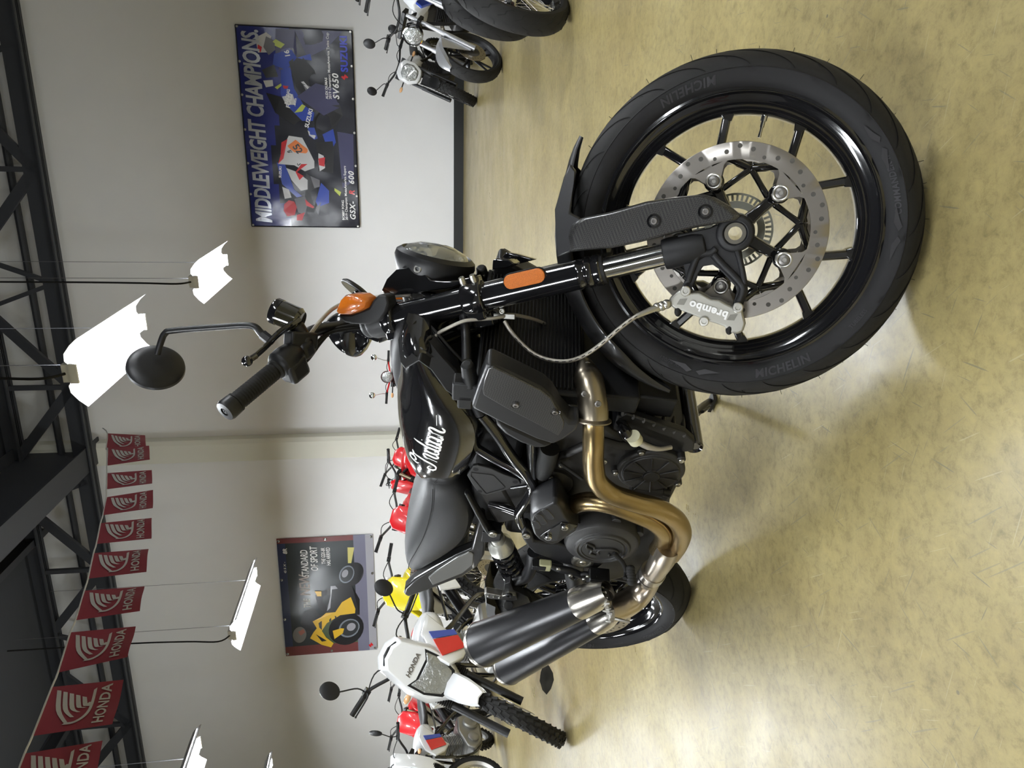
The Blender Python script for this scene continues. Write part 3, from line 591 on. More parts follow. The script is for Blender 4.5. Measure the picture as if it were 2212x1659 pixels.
# brake fluid reservoir
a_, c_ = Q(640, 690, -.225), Q(595, 672, -.232); d = (c_-a_).normalized(); L_ = (c_-a_).length
b = MB(MW); b.lathe([(.0001, -.012), (.020, -.012), (.026, -.004), (.0265, L_*.72), (.0265, L_*.75)], a_, d, 36); b.mi = 1; b.lathe([(.0265, L_*.75), (.0275, L_*.77), (.0275, L_*1.02), (.025, L_*1.1), (.0001, L_*1.1)], a_, d, 36); res = b.build('brake_fluid_reservoir', [mat('smoked_plastic', (.02, .018, .01), .1, 0, 1), GLOSS], hero)
b = MB(MW); b.tube([Q(640, 700, -.23), Q(655, 725, -.225), Q(665, 745, -.23)], [.014, .014, .012], 12, 3); b.box(Q(650, 735, -.23), (.06, .035, .035), X=(.2, -1, .5)); b.build('master_cylinder', SATIN, hero, bevel=.008, seg=3)
b = MB(MW); b.tube([Q(660, 745, -.215), Q(672, 720, -.2), Q(695, 690, -.17), Q(722, 665, -.13), Q(760, 650, -.1), Q(830, 640, -.08), Q(940, 640, -.07), Q(1060, 665, -.08), Q(1085, 685, -.09)], .0042, 8, 5); b.build('brake_line', HOSE, hero)
b = MB(MW)
b.tube([Q(636, 800, -.24), Q(665, 775, -.20), Q(695, 735, -.15), Q(722, 712, -.1), Q(780, 700, -.05)], .005, 8, 4); b.tube([Q(640, 785, -.24), Q(680, 745, -.18), Q(715, 718, -.12), Q(780, 708, -.05)], .004, 8, 4); b.build('throttle_cable', RUBBER, hero)
# gauge
gc, gt = Q(748, 712, .0), Q(723, 770, -.01)
gdv = V((-.62, 0, .78)).normalized()
b = MB(MW); c0 = Q(752, 722, -.0); b.lathe([(.0001, -.052), (.030, -.050), (.046, -.034), (.055, -.010), (.057, .008), (.055, .014), (.050, .012), (.0001, .010)], c0, gdv, 48); b.build('instrument_gauge', GLOSS, hero)
b = MB(MW); b.box(Q(800, 700, 0), (.10, .07, .05), X=(.3, 0, 1), Z=(1, 0, 0)); b.cyl(Q(745, 700, .04)-V((0, .1, 0)), Q(745, 700, .04)+V((0, .05, 0)), .018); b.build('bar_clamp', GLOSS, hero, bevel=.006)
# hoses
b = MB(MW); b.box(Q(1090, 683, -.095), (.010, .008, .045), X=(1, 0, 0), Z=(FD)); b.bolt(Q(1085, 672, -.1), (0, -1, 0), .006, .004); b.build('hose_splitter', BOLT, hero, bevel=.001)
pth = [Q(1090, 694, -.10), Q(1101, 712, -.105), Q(1120, 735, -.112), Q(1150, 762, -.122), Q(1185, 777, -.132), Q(1225, 780, -.142), Q(1262, 768, -.150), Q(1300, 742, -.155), Q(1340, 708, -.155), Q(1375, 683, -.148), Q(1405, 670, -.138), Q(1430, 662, -.130)]
b = MB(MW); b.tube(pth, .0041, 12, 5); h1 = b.build('brake_hose', HOSE, hero)
b = MB(MW); cp_ = catmull(pth, 8)
for i in range(14, 74, 3): b.tube([cp_[i]+V((0, -.0040, 0)), cp_[i+1]+V((0, -.0040, 0)), cp_[i+2].lerp(cp_[i+1], .4)+V((0, -.0040, 0))], .0009, 5)
b.build('hose_marking', GROOVE, h1)
b = MB(MW); b.tube([pth[-3], pth[-2], pth[-1], Q(1446, 656, -.125)], [.0046, .006, .0062, .007], 12, 3)
for x in ((1420, 664), (1430, 661), (1440, 657)): q = Q(*x, -.13); b.ell(q, (.009, .009, .009))
b.build('hose_fitting', BOLT, hero)
for pts in ([(1088, 684, -.10), (1062, 688, -.115), (1035, 690, -.125), (1005, 693, -.135), (975, 705, -.14), (945, 722, -.14), (930, 745, -.135), (932, 768, -.12)], [(917, 678, -.12), (921, 700, -.135), (918, 725, -.14), (913, 760, -.13), (911, 775, -.11)], [(1092, 680, -.09), (1120, 682, -.06), (1160, 692, -.02), (1205, 712, .03), (1250, 725, .08), (1290, 727, .11)]):
    b = MB(MW); b.tube([Q(*p) for p in pts], .0038, 10, 5); b.build('brake_hose', HOSE, hero)
b = MB(MW); b.tube([Q(904, 680, -.12), Q(940, 715, -.14), Q(975, 755, -.14), Q(1008, 788, -.12)], .0030, 8, 3); b.build('wiring_cable', RUBBER, hero)
# ================================================================= body (bike frame)
def loft(sec, name, m, bevel=0, smooth=50, sub=1, parent=hero):
    b = MB(); b.rings(sec); return b.build(name, m, parent, bevel, smooth, sub)
def sect(x, w_, zt, zb, shape=None, dx=0):
    h = zt-zb; sh = shape or [(0, 0), (.55, .0), (.90, .10), (1, .35), (.98, .6), (.84, .82), (.5, .96), (0, 1)]
    L = [V((x+dx*(1-f), -w_*a, zb+h*f)) for a, f in sh]; return L+[V((p[0], -p[1], p[2])) for p in L[::-1][1:-1]]
tank = [(.675, .050, .900, .820, 0), (.70, .085, .918, .806, 0), (.74, .115, .934, .795, 0), (.80, .138, .949, .780, 0), (.87, .152, .960, .760, 0), (.95, .162, .966, .742, 0), (1.01, .166, .966, .738, 0), (1.06, .165, .963, .755, .0), (1.10, .160, .955, .795, 0), (1.15, .150, .953, .835, 0), (1.20, .138, .948, .868, 0), (1.235, .12, .942, .885, 0)]
loft([sect(*t[:4], shape=[(0, 0), (.70, .0), (.96, .12), (1, .35), (.98, .6), (.85, .82), (.5, .96), (0, 1)], dx=t[4]) for t in tank], 'fuel_tank', GLOSS)
tcv = [(.93, .02, .957, .93), (.99, .050, .968, .92), (1.08, .068, .978, .92), (1.15, .070, .978, .91), (1.20, .062, .965, .90), (1.225, .040, .945, .89)]
loft([sect(x, w_, a, c, [(0, 0), (.95, 0), (1, .4), (.93, .75), (.6, .95), (0, 1)]) for x, w_, a, c in tcv], 'tank_top_cover', MATTE)
kt = lambda pts: crop((840, 780), 4.877, pts)
for sg in (-1, 1):
    def side(pts, y0, th, name, m, bev=.006):
        b = MB(); b.prism([V((p[0], sg*(-y0), p[2])) for p in polyP(pts, y0)], (0, -sg*th, 0)); return b.build(name, m, hero, bevel=bev, seg=3)
    def slant(pts, th, name, m, bev):
        o = [(lambda p: V((p[0], sg*-y_, p[2])))(P(a1, a2, y_)) for a1, a2, y_ in pts]; c_ = sum(o, V((0, 0, 0)))/len(o)
        b = MB(); b.rings([[p-V((0, sg*th, 0)) for p in o], o]); return b.build(name, m, hero, bevel=bev, seg=3)
    slant([(866, 712, -.055), (858, 735, -.07), (862, 782, -.125), (874, 800, -.145), (905, 782, -.150), (930, 800, -.155), (962, 845, -.16), (1000, 872, -.155), (1006, 850, -.145), (985, 800, -.125), (950, 765, -.11), (925, 735, -.09), (905, 712, -.07), (885, 706, -.06)], .035, 'air_scoop', MATTE, .006)
    # frame tubes
    yy = lambda ix, iy, y: (lambda p: V((p[0], -sg*y if False else (y if sg < 0 else -y), p[2])))(P(ix, iy, y))
    b = MB()
    for pts, r in (([(1040, 895, -.14), (1075, 940, -.145), (1105, 985, -.15), (1139, 1027, -.155), (1149, 1055, -.155), (1135, 1085, -.155), (1121, 1107, -.15), (1123, 1122, -.15), (1129, 1136, -.15)], .0125), ([(1146, 935, -.14), (1149, 980, -.145), (1151, 1030, -.15)], .011), ([(1030, 968, -.12), (1070, 992, -.13), (1110, 1013, -.14), (1140, 1033, -.15)], .011), ([(1057, 1088, -.12), (1085, 1096, -.13), (1116, 1107, -.145)], .010), ([(1104, 1054, -.145), (1143, 1048, -.15)], .0035), ([(1075, 905, -.13), (1146, 940, -.14)], .010)):
        b.tube([yy(*p) for p in pts], r, 14, 4)
    b.build('trellis_frame', GLOSS, hero)
    b = MB()
    for pts, r in (([(890, 700, -.05), (935, 745, -.07), (985, 800, -.1), (1040, 895, -.14)], .013), ([(1000, 665, -.02), (1006, 720, -.06), (1008, 780, -.12)], .010)): b.tube([yy(*p) for p in pts], r, 14, 4)
    b.build('head_tube_brace', SATIN, hero)
    k5 = lambda pts: crop((980, 980), 5.531, pts)
    pl = side(k5([(230, 150), (160, 262), (230, 380), (300, 470), (390, 497), (640, 430), (700, 405), (805, 362), (775, 310), (600, 250), (450, 180), (290, 140)]), -.135, .008, 'side_plate', mat('side_plate_grey', (.022, .022, .023), .45, .2), .0015)
    b = MB()
    for c_, r in (((265, 188), .0065), ((735, 340), .0065), ((312, 450), .006)): q = yy(*k5([c_])[0], -.1355); b.lathe([(r, 0), (.0001, 0)], q, (0, sg, 0), 16)
    outl = [yy(*p, -.136) for p in k5([(215, 225), (205, 265), (380, 470), (400, 475), (600, 418), (615, 400), (480, 262), (430, 250)])]; b.tube(outl, .0007, 5, 1, closed=True); b.build('plate_hole', GROOVE, pl)
    # frame casting around the swingarm pivot
    ca = side(k5([(805, 930), (825, 900), (880, 900), (935, 950), (965, 1050), (1080, 1070), (1250, 1080), (1400, 1130), (1600, 1190), (1740, 1230), (1790, 1330), (1700, 1400), (1560, 1370), (1300, 1320), (1150, 1260), (960, 1190), (880, 1110), (815, 1010)]), -.165, .035, 'pivot_casting', SATIN, .006)
    b = MB(); q = yy(*k5([(1540, 1285)])[0], -.167); b.lathe([(.0001, .002), (.009, .002), (.010, .006), (.016, .006), (.017, .001), (.022, .001), (.023, .005), (.030, .004), (.031, -.002)], q, (0, sg, 0), 36); b.bolt(q, (0, sg, 0), .010, .008); q = yy(*k5([(866, 972)])[0], -.167); b.bolt(q, (0, sg, 0), .011, .006); b.build('pivot_bolt', BOLT, ca)
    # swingarm
    b = MB(); b.tube([V((.47, -.115*-sg, .47)), V((.25, -.12*-sg, .42)), V((0, -.115*-sg, .335))], [.032, .028, .026], 14, 4)
    b.tube([yy(*p) for p in ((1153, 1192, -.15), (1148, 1222, -.15), (1136, 1246, -.15), (1112, 1268, -.15))]+[V((.06, sg*.13, .40))], .018, 12, 4); b.build('swingarm', SATIN, hero)
# tank badge: script word
def strokes(b, L, fn, w_):
    for st in L:
        pts = catmull([V((x, y, 0)) for x, y in st], 5); wv = []
        for j, p in enumerate(pts):
            d = (pts[min(j+1, len(pts)-1)]-pts[max(j-1, 0)]).normalized(); s_ = V((-d[1], d[0], 0)); t = j/(len(pts)-1); wd = w_*(.55+.6*abs(d[1]))*(min(1, t*5+.35))*(min(1, (1-t)*5+.35)); wv.append(s_*wd)
        vs = [[b.v(fn(p-q)), b.v(fn(p+q))] for p, q in zip(pts, wv)]
        for a, c in zip(vs, vs[1:]): b.f([a[0], a[1], c[1], c[0]])
SCR = [[(.02, .62), (-.06, .72), (.02, .92), (.22, .98), (.30, .84), (.16, .74), (.05, .80)], [(.25, 1.0), (.42, .86), (.62, .92)], [(.50, .92), (.40, .6), (.30, .25), (.16, .02), (-.04, .0), (-.14, .14), (-.06, .28), (.12, .22)], [(-.2, .05), (-.12, .2)],
 [(.50, .0), (.60, .5)], [(.55, .35), (.70, .52), (.80, .45), (.72, .1), (.80, .0), (.90, .1)], [(1.22, .42), (1.08, .5), (.96, .3), (.98, .05), (1.12, .05), (1.22, .25)], [(1.36, .95), (1.26, .5), (1.20, .1), (1.30, .0), (1.38, .1)],
 [(1.44, .48), (1.38, .1), (1.46, .0), (1.56, .12)], [(1.50, .66), (1.51, .70)], [(1.86, .42), (1.72, .5), (1.60, .3), (1.62, .05), (1.76, .05), (1.86, .25)], [(1.90, .5), (1.83, .1), (1.90, .0), (2.0, .12)], [(2.02, .0), (2.12, .5)], [(2.07, .35), (2.22, .52), (2.32, .45), (2.24, .1), (2.32, .0), (2.46, .12)], [(-.1, 1.25), (.75, 1.32)], [(2.5, .3), (2.95, .38)]]
YT = lambda p: V((p[0], p[1], p[2]))
w0, w1 = P(941, 1011, -.145), P(961, 930, -.161); ex = (w1-w0); L_ = ex.length; ex.normalize(); ez = V((0, 0, 1)); ez = (ez-ex*ez.dot(ex)).normalized()
up_ = P(912, 1009, -.138)-w0; ez = (up_-ex*up_.dot(ex)).normalized()
b = MB(); sc_ = L_/2.3
strokes(b, SCR, lambda q: w0+ex*(q[0]*sc_)+ez*(q[1]*sc_*.90)+V((0, -.004, 0)), .046)
badge = b.build('tank_lettering', DECAL, hero, smooth=0)
sw_ = badge.modifiers.new('wrap', 'SHRINKWRAP'); sw_.target = bpy.data.objects['fuel_tank']; sw_.wrap_method = 'PROJECT'; sw_.use_project_x = False; sw_.use_project_y = True; sw_.use_positive_direction = True; sw_.use_negative_direction = True; sw_.offset = .0012; sw_.wrap_mode = 'ABOVE_SURFACE'
# seat
ss = [(.725, .07, .895, .815), (.70, .105, .902, .785), (.66, .128, .912, .757), (.60, .142, .925, .748), (.52, .148, .940, .760), (.44, .146, .950, .800), (.36, .135, .955, .850), (.28, .115, .953, .885), (.21, .085, .943, .905), (.175, .05, .932, .915)]
seat = loft([sect(x, w_, a, c, [(0, 0), (.75, 0), (.95, .08), (1, .3), (.97, .62), (.86, .84), (.55, .97), (0, 1)]) for x, w_, a, c in ss], 'seat', SEAT)
b = MB()
for sg in (-1, 1): b.tube([V((x, sg*w_*.955, c+(a-c)*.70)) for x, w_, a, c in ss[1:-1]], .0012, 6, 4)
b.build('seat_seam', GROOVE, seat)
for sg in (-1, 1):
    y0 = -.135
    o = polyP([(1036, 1115), (1024, 1160), (1018, 1186), (985, 1200), (940, 1225), (895, 1252), (874, 1272), (872, 1284), (882, 1290), (925, 1275), (1000, 1246), (1030, 1226), (1046, 1200), (1050, 1150), (1046, 1118)], y0)
    b = MB(); b.prism([V((p[0], y0*-sg if sg > 0 else y0, p[2])) for p in o], (0, -sg*.03, 0)); tp = b.build('tail_panel', mat('tail_satin', (.012, .012, .012), .28, 0, .3), hero, bevel=.006, seg=3)
    o = polyP([(1012, 1190), (985, 1204), (945, 1230), (925, 1246), (935, 1262), (1000, 1236), (1022, 1218), (1024, 1195)], y0); b = MB(); b.prism([V((p[0], sg*.139, p[2])) for p in o], (0, -sg*.006, 0)); b.build('tail_accent', mat('tail_grey', (.16, .16, .155), .32, .3, .4), hero, bevel=.003)
b = MB(); b.prism([V((p[0], -.06, p[2])) for p in polyP([(905, 1225), (882, 1265), (885, 1290), (900, 1280), (915, 1250)], -.06)], (0, .12, 0)); b.build('tail_light', mat('tail_lens', (.05, .004, .004), .15, 0, 1), hero, bevel=.004)
b = MB(); b.box((.42, 0, .80), (.50, .15, .07)); b.box((.33, 0, .86), (.30, .13, .05)); b.box((.62, 0, .72), (.22, .16, .10)); b.build('rear_subframe', PLASTIC, hero, bevel=.01)
# radiator: slab, louvres
b = MB(); b.box((1.185, 0, .675), (.030, .36, .215)); rad = b.build('radiator', PLASTIC, hero, bevel=.004)
b = MB()
for i in range(27): b.box((1.203, 0, .575+i*.0077), (.008, .335, .0022))
fin = b.build('radiator_fins', mat('fin_black', (.006, .0055, .005), .6, spec=.25), rad)
# radiator side cover in carbon
k6 = lambda pts: crop((1000, 680), 5.531, pts)
for sg in (-1, 1):
    mY = lambda pts, y0: [V((p[0]-(.07 if sg > 0 else 0), sg*(abs(y0)-(.03 if sg > 0 else 0)), p[2])) for p in polyP(pts, -abs(y0))]
    full = k6([(285, 590), (345, 600), (640, 740), (950, 890), (1065, 985), (1175, 1170), (1285, 1290), (1400, 1290), (1350, 1390), (1200, 1500), (1080, 1555), (880, 1495), (500, 1320), (130, 1135), (100, 1100), (180, 860), (230, 740)])
    b = MB(); b.prism(mY(full, .232), (0, -sg*.045, 0)); cv = b.build('radiator_cover', mat('cover_grey', (.014, .014, .015), .42, .1, spec=.4), hero, bevel=.007, seg=3)
    b = MB(); b.prism(mY(k6([(310, 640), (360, 625), (640, 760), (930, 905), (1050, 1000), (1150, 1165), (1210, 1290), (1195, 1370), (1140, 1450), (850, 1290), (500, 1110), (245, 960), (235, 900), (260, 780)]), .2345), (0, -sg*.006, 0)); cp2 = b.build('carbon_panel', CARBON, hero, bevel=.002)
    b = MB()
    for c_ in ((632, 1080), (1102, 1165)): q = mY(k6([c_]), .2355)[0]; b.mi = 1; b.lathe([(.0095, 0), (.0085, -.0015), (.0001, -.0015)], q, (0, sg, 0), 24); b.mi = 0; b.bolt(q-V((0, sg*.001, 0)), (0, sg, 0), .0058, .004)
    b.build('cover_bolt', [DARKST, GLOSS], cp2)
    b = MB(); o1 = mY(k6([(380, 1240), (560, 1330), (800, 1440), (1000, 1530), (1090, 1560), (980, 1600), (860, 1602), (680, 1540), (500, 1440), (400, 1340)]), .215); b.prism(o1, (0, -sg*.05, 0)); b.build('air_duct', SATIN, hero, bevel=.012, seg=3)
    b = MB(); q = mY([(1008, 785), (1012, 800), (1018, 830)], .20); b.tube(q, [.011, .014, .017], 12, 3); b.box(mY([(1012, 838)], .20)[0], (.05, .03, .06)); b.box(mY([(1006, 858)], .20)[0], (.04, .03, .03)); b.build('sensor_connector', PLASTIC, hero, bevel=.004)
# engine
def polyX(pts, y0, th, name, m, bev=.01, parent=hero):
    b = MB(); b.prism(polyP(pts, y0), (0, th, 0)); return b.build(name, m, parent, bevel=bev, seg=2)
case = polyX([(1168, 1005), (1215, 985), (1290, 950), (1340, 965), (1400, 965), (1450, 975), (1470, 1005), (1466, 1050), (1448, 1085), (1440, 1140), (1425, 1190), (1385, 1240), (1310, 1260), (1240, 1235), (1190, 1190), (1150, 1120), (1155, 1050)], -.13, .25, 'crankcase', ENGINE, .012)
b = MB()
def xb(x0, z0, x1, z1, wd, y0, y1): 
    p, q = V((x0, 0, z0)), V((x1, 0, z1)); d = (q-p).normalized(); s_ = V((-d[2], 0, d[0]))
    b.prism([p+s_*wd+V((0, y0, 0)), q+s_*wd*1.05+V((0, y0, 0)), q-s_*wd*1.05+V((0, y0, 0)), p-s_*wd+V((0, y0, 0))], (0, y1-y0, 0))
xb(.93, .47, 1.05, .63, .075, -.115, .115); xb(1.03, .60, 1.07, .655, .085, -.125, .125); xb(.78, .50, .70, .68, .075, -.115, .115); xb(.70, .66, .67, .73, .085, -.12, .12); b.build('cylinder_head', ENGINE, hero, bevel=.012)
b = MB(); b.box((.93, 0, .72), (.34, .17, .13)); b.box((.62, 0, .60), (.22, .20, .14)); b.build('airbox', PLASTIC, hero, bevel=.02)
def cover(ix, iy, y0, prof, name, m, n=56):
    c_ = P(ix, iy, y0); b = MB(); b.lathe(prof, c_, (0, -1, 0), n); return c_, b
c_, b = cover(1405, 1013, -.135, [(.078, -.02), (.078, .006), (.074, .010), (.066, .011), (.064, .016), (.030, .019), (.019, .019), (.018, .024), (.0001, .024)], 's', ENGINE)
for i in range(10):
    a = i*2*PI/10+.2; e = V((math.cos(a), 0, math.sin(a))); b.box(c_+e*.042+V((0, -.0195, 0)), (.046, .0035, .0035), X=e, Y=(0, 1, 0), Z=e.cross(V((0, 1, 0))))
for i in range(5):
    a = i*2*PI/5+.5; e = V((math.cos(a), 0, math.sin(a))); b.lathe([(.010, -.02), (.010, .010), (.0001, .010)], c_+e*.080, (0, -1, 0), 16)
sc = b.build('stator_cover', ENGINE, hero, bevel=.0015)
b = MB()
for i in range(5): a = i*2*PI/5+.5; b.bolt(c_+V((math.cos(a), 0, math.sin(a)))*.080+V((0, -.010, 0)), (0, -1, 0), .0062, .005)
b.build('cover_bolt', BOLT, sc)
c_, b = cover(1300, 1163, -.150, [(.098, -.03), (.098, .010), (.093, .020), (.082, .026), (.073, .028), (.070, .034), (.064, .035), (.062, .031), (.058, .031), (.057, .034), (.054, .034), (.053, .031), (.0001, .031)], 'c', ENGINE, 72)
for a in (.9, 2.1, 3.0, 3.9, 5.2, 6.1): e = V((math.cos(a), 0, math.sin(a))); b.lathe([(.012, -.03), (.012, .006), (.0001, .007)], c_+e*.098, (0, -1, 0), 16)
cc = b.build('clutch_cover', mat('clutch_cover_grey', (.026, .0255, .025), .48, .2), hero, bevel=.001)
b = MB(); st = [[(-.3, -.55), (-.05, -.6), (.12, -.35), (.05, .1), (-.05, .35)], [(-.3, -.55), (-.38, -.35), (-.22, -.3)], [(-.45, .15), (-.3, .4), (-.05, .38), (.1, .6), (.35, .62)], [(-.35, .05), (-.12, .15), (.1, .05)], [(.35, .62), (.2, .35), (0, .3)]]
for s_ in st: b.tube([c_+V((x*.07, -.0325, y*.07)) for x, y in s_], [.003, .0055, .0055, .005, .003], 8, 4, flat=.6)
b.build('clutch_cover_emblem', mat('clutch_cover_grey', (.04, .04, .04), .5), cc)
c_, b = cover(1190, 1043, -.135, [(.052, -.03), (.052, .004), (.046, .008), (.025, .012), (.018, .022), (.0001, .023)], 'w', ENGINE, 40)
b.tube([c_+V((.04, -.005, .03)), c_+V((-.03, -.01, -.035))], .006, 8); b.build('water_pump_cover', ENGINE, hero)
b = MB()
for x in ((1189, 1032), (1212, 1003), (1305, 995), (1243, 1100)): b.bolt(P(*x, -.148), (0, -1, 0), .0065, .006)
b.build('engine_bolt', BOLT, hero)
b = MB(); b.tube([P(1188, 968, -.15), P(1180, 1000, -.15), P(1172, 1022, -.14)], [.022, .023, .02], 16, 4); b.build('coolant_hose', RUBBER, hero)
b = MB(); b.tube([P(1208, 1000, -.16), P(1240, 1022, -.165), P(1258, 1035, -.17)], .004, 8, 3); b.build('clutch_cable', RUBBER, hero)
b = MB(); b.cyl(P(1362, 1055, -.14), P(1430, 1062, -.14), .014); b.cyl(P(1430, 1062, -.14), P(1445, 1066, -.14), .010); b.build('oil_filter_pipe', ENGINE, hero)
# exhaust
HD = {}
b = MB(); hp = [(1262, 800, -.06), (1268, 850, -.13), (1280, 900, -.185), (1282, 950, -.205), (1282, 1000, -.21), (1290, 1038, -.215), (1320, 1066, -.22), (1370, 1084, -.225), (1420, 1098, -.225), (1458, 1120, -.22), (1473, 1148, -.21), (1466, 1175, -.20), (1450, 1198, -.195)]
b.tube([P(*p) for p in hp], [.0215, .0215, .022, .0225, .023, .023, .023, .023, .023, .023, .023, .023, .024], 24, 6); b.build('front_header_pipe', HEAT, hero, smooth=60)
b = MB(); hp = [(1225, 1098, -.15), (1245, 1088, -.175), (1275, 1083, -.19), (1320, 1090, -.20), (1370, 1108, -.205), (1410, 1126, -.205), (1432, 1147, -.20), (1432, 1168, -.19), (1420, 1188, -.185)]
b.tube([P(*p) for p in hp], .0225, 24, 6); b.build('rear_header_pipe', HEAT, hero, smooth=60)
b = MB(); b.tube([P(1444, 1176, -.195), P(1434, 1200, -.195), P(1420, 1225, -.19), P(1410, 1240, -.185)], [.036, .037, .033, .031], 28, 4, flat=.85); coll = b.build('exhaust_collector', mat('collector_steel', (.42, .37, .30), .3, 1, var=(8, .3)), hero, smooth=60)
b = MB(); b.tube([P(1412, 1234, -.187), P(1406, 1243, -.185)], .0345, 28); b.tube([P(1404, 1245, -.185), P(1400, 1250, -.183)], .0335, 28); b.build('exhaust_clamp', STEEL, coll, bevel=.001)
b = MB(); b.tube([P(1412, 1236, -.185), P(1398, 1262, -.185), P(1375, 1288, -.20), P(1345, 1308, -.225), P(1315, 1318, -.24)], [.031, .036, .040, .041, .038], 24, 5, flat=.8); b.build('link_pipe', mat('link_pipe_steel', (.48, .42, .34), .28, 1, var=(14, .45)), hero, smooth=60)
CANM = mat('silencer_grey', (.028, .028, .030), .30, .5, bump=(1500, .2, .0004)); CAPM = mat('silencer_cap_steel', (.52, .49, .44), .25, 1)
def can(a, c, r0, r1, cone, capl, nm='silencer'):
    a, c = V(a), V(c); d = (c-a); L_ = d.length; d.normalize(); b = MB()
    b.lathe([(.0001, -.001), (r0*.98, 0), (r0, .002), (r1, L_), (r1*.98, L_+.001)], a, d, 56)
    o = b.build(nm, CANM, hero)
    b = MB(); b.lathe([(r1*1.01, L_-.004), (r1*1.02, L_+.002), (r1*.98, L_+.012), (r1*.78, L_+capl), (r1*.72, L_+capl), (r1*.74, L_+capl*.5), (r1*.45, L_+capl*.45), (r1*.42, L_), (.0001, L_)], a, d, 56); b.build('silencer_end_cap', CAPM, o)
    b = MB(); b.lathe([(r0*1.015, .004), (r0*1.02, -.004), (r0*1.0, -.012), (r0*.92, -cone*.55), (r0*.62, -cone)], a, d, 48); b.build('silencer_cone', CAPM, o); return o
can(P(1252, 1302, -.252), P(1042, 1391, -.262), .043, .066, .10, .022)
can(P(1290, 1342, -.215), P(1098, 1442, -.215), .037, .056, .085, .022)
# rear heat guard
k5 = lambda pts: crop((980, 980), 5.531, pts)
b = MB(); o = polyP(k5([(915, 720), (935, 660), (1020, 600), (1190, 515), (1240, 520), (1280, 560), (1345, 700), (1420, 790), (1490, 850), (1470, 890), (1250, 1040), (1180, 1057), (1100, 1035), (1010, 990), (955, 930), (925, 840)]), -.215); c_ = sum(o, V((0, 0, 0)))/len(o)
b.rings([[p+V((0, .055, 0)) for p in o], o, [c_+(p-c_)*.90+V((0, -.012, 0)) for p in o]]); hs = b.build('header_guard', SATIN, hero, bevel=.003)
b = MB()
for l in ([(1095, 690), (1160, 770)], [(1015, 750), (1075, 830)], [(975, 830), (1000, 880)]):
    p, q = [P(*x, -.2285) for x in k5(l)]; b.prism(stadium(p, q, .0085, (0, 0, 1)), (0, .004, 0))
b.build('guard_slot', GLOSS, hs, bevel=.001)
b = MB(); o = polyP(k5([(1030, 985), (1200, 880), (1290, 825), (1360, 840), (1480, 860), (1250, 1035), (1180, 1050), (1090, 1025)]), -.2300); b.prism(o, (0, .003, 0)); b.build('guard_recess', GLOSS, hs, bevel=.001)
b = MB()
for x in ((1325, 870), (1130, 990)): b.bolt(P(*k5([x])[0], -.231), (0, -1, 0), .009, .007)
b.build('guard_bolt', CHROME, hs)
# front heat shield (steel half pipe)
b = MB(); ctr = [P(1264, 782, -.085), P(1268, 805, -.12), P(1273, 830, -.15), P(1278, 860, -.175), P(1282, 890, -.195), P(1281, 908, -.205)]; cc_ = catmull(ctr, 4); R = []
for i, p in enumerate(cc_):
    d = (cc_[min(i+1, len(cc_)-1)]-cc_[max(i-1, 0)]).normalized(); t = i/(len(cc_)-1); r = (.012+.018*min(1, t*3.2))*(1+(.22 if t > .93 else 0)); a_ = V((0, -1, 0)); a_ = (a_+V((.8, 0, .1))); a_ = (a_-d*a_.dot(d)).normalized(); s_ = d.cross(a_)
    R.append([p+a_*(r*math.cos(x))+s_*(r*math.sin(x)) for x in [(-2.0+4.0*j/16) for j in range(17)]])
b.rings(R, loop=False); fs = b.build('header_heat_shield', mat('heat_shield_steel', (.30, .26, .20), .3, 1, var=(12, .4)), hero); so = fs.modifiers.new('s', 'SOLIDIFY'); so.thickness = .002
b = MB()
for x, y0 in (((1269, 787), -.112), ((1292, 872), -.214), ((1263, 850), -.2)): b.bolt(P(*x, y0), V((.5, -1, 0)), .0065, .003)
b.build('shield_bolt', DARKST, fs)
# finned belly cover
b = MB(); lo, hi = -.13, .10
fr0 = [P(1334, 912, lo), P(1484, 975, lo), P(1498, 948, lo), P(1468, 862, hi), P(1400, 836, hi), P(1345, 826, hi), P(1330, 850, hi)]
b.prism([P(1330, 905, lo), P(1352, 893, lo), P(1480, 935, lo), P(1502, 955, lo), P(1498, 975, lo), P(1475, 978, lo), P(1400, 945, lo)], (0, .02, 0))
xz = [P(1336, 900, lo), P(1375, 915, lo), P(1415, 930, lo), P(1455, 945, lo), P(1490, 962, lo)]
b.prism([p for p in [P(1334, 898, lo), P(1484, 955, lo)]]+[P(1484, 955, lo)-V((.05, 0, .0)), P(1334, 898, lo)-V((.05, 0, 0))], (0, .23, 0))
bc = b.build('belly_cover', SATIN, hero, bevel=.004)
b = MB()
for i in range(7):
    t = i/6; p = P(1345, 893, lo).lerp(P(1478, 940, lo), t); q = P(1352, 832, hi).lerp(P(1462, 862, hi), t); m_ = p.lerp(q, .5)+V((.012, 0, 0)); b.tube([p, p.lerp(q, .25)+V((.010, 0, 0)), m_, p.lerp(q, .75)+V((.010, 0, 0)), q], [.0065, .0075, .0075, .0075, .0065], 8, 3, flat=.55)
b.build('cover_rib', mat('rib_brown', (.020, .018, .015), .5), bc)
b = MB(); b.tube([P(1500, 965, -.125), P(1500, 965, -.125)+V((0, .22, 0))], .020, 20); b.lathe([(.020, 0), (.018, .004), (.012, .001), (.011, -.006), (.0001, -.006)], P(1500, 965, -.125), (0, -1, 0), 24); b.build('crossbar', GLOSS, hero)
b = MB(); b.tube([P(1340, 915, -.13), P(1352, 935, -.155), P(1362, 948, -.16), P(1380, 955, -.16)], [.014, .015, .011, .010], 14, 3); b.build('oxygen_sensor', GLOSS, hero)
b = MB(); b.tube([P(1367, 942, -.168), P(1374, 952, -.166)], .0155, 20); b.build('sensor_collar', mat('cream_collar', (.62, .60, .42), .5), hero)
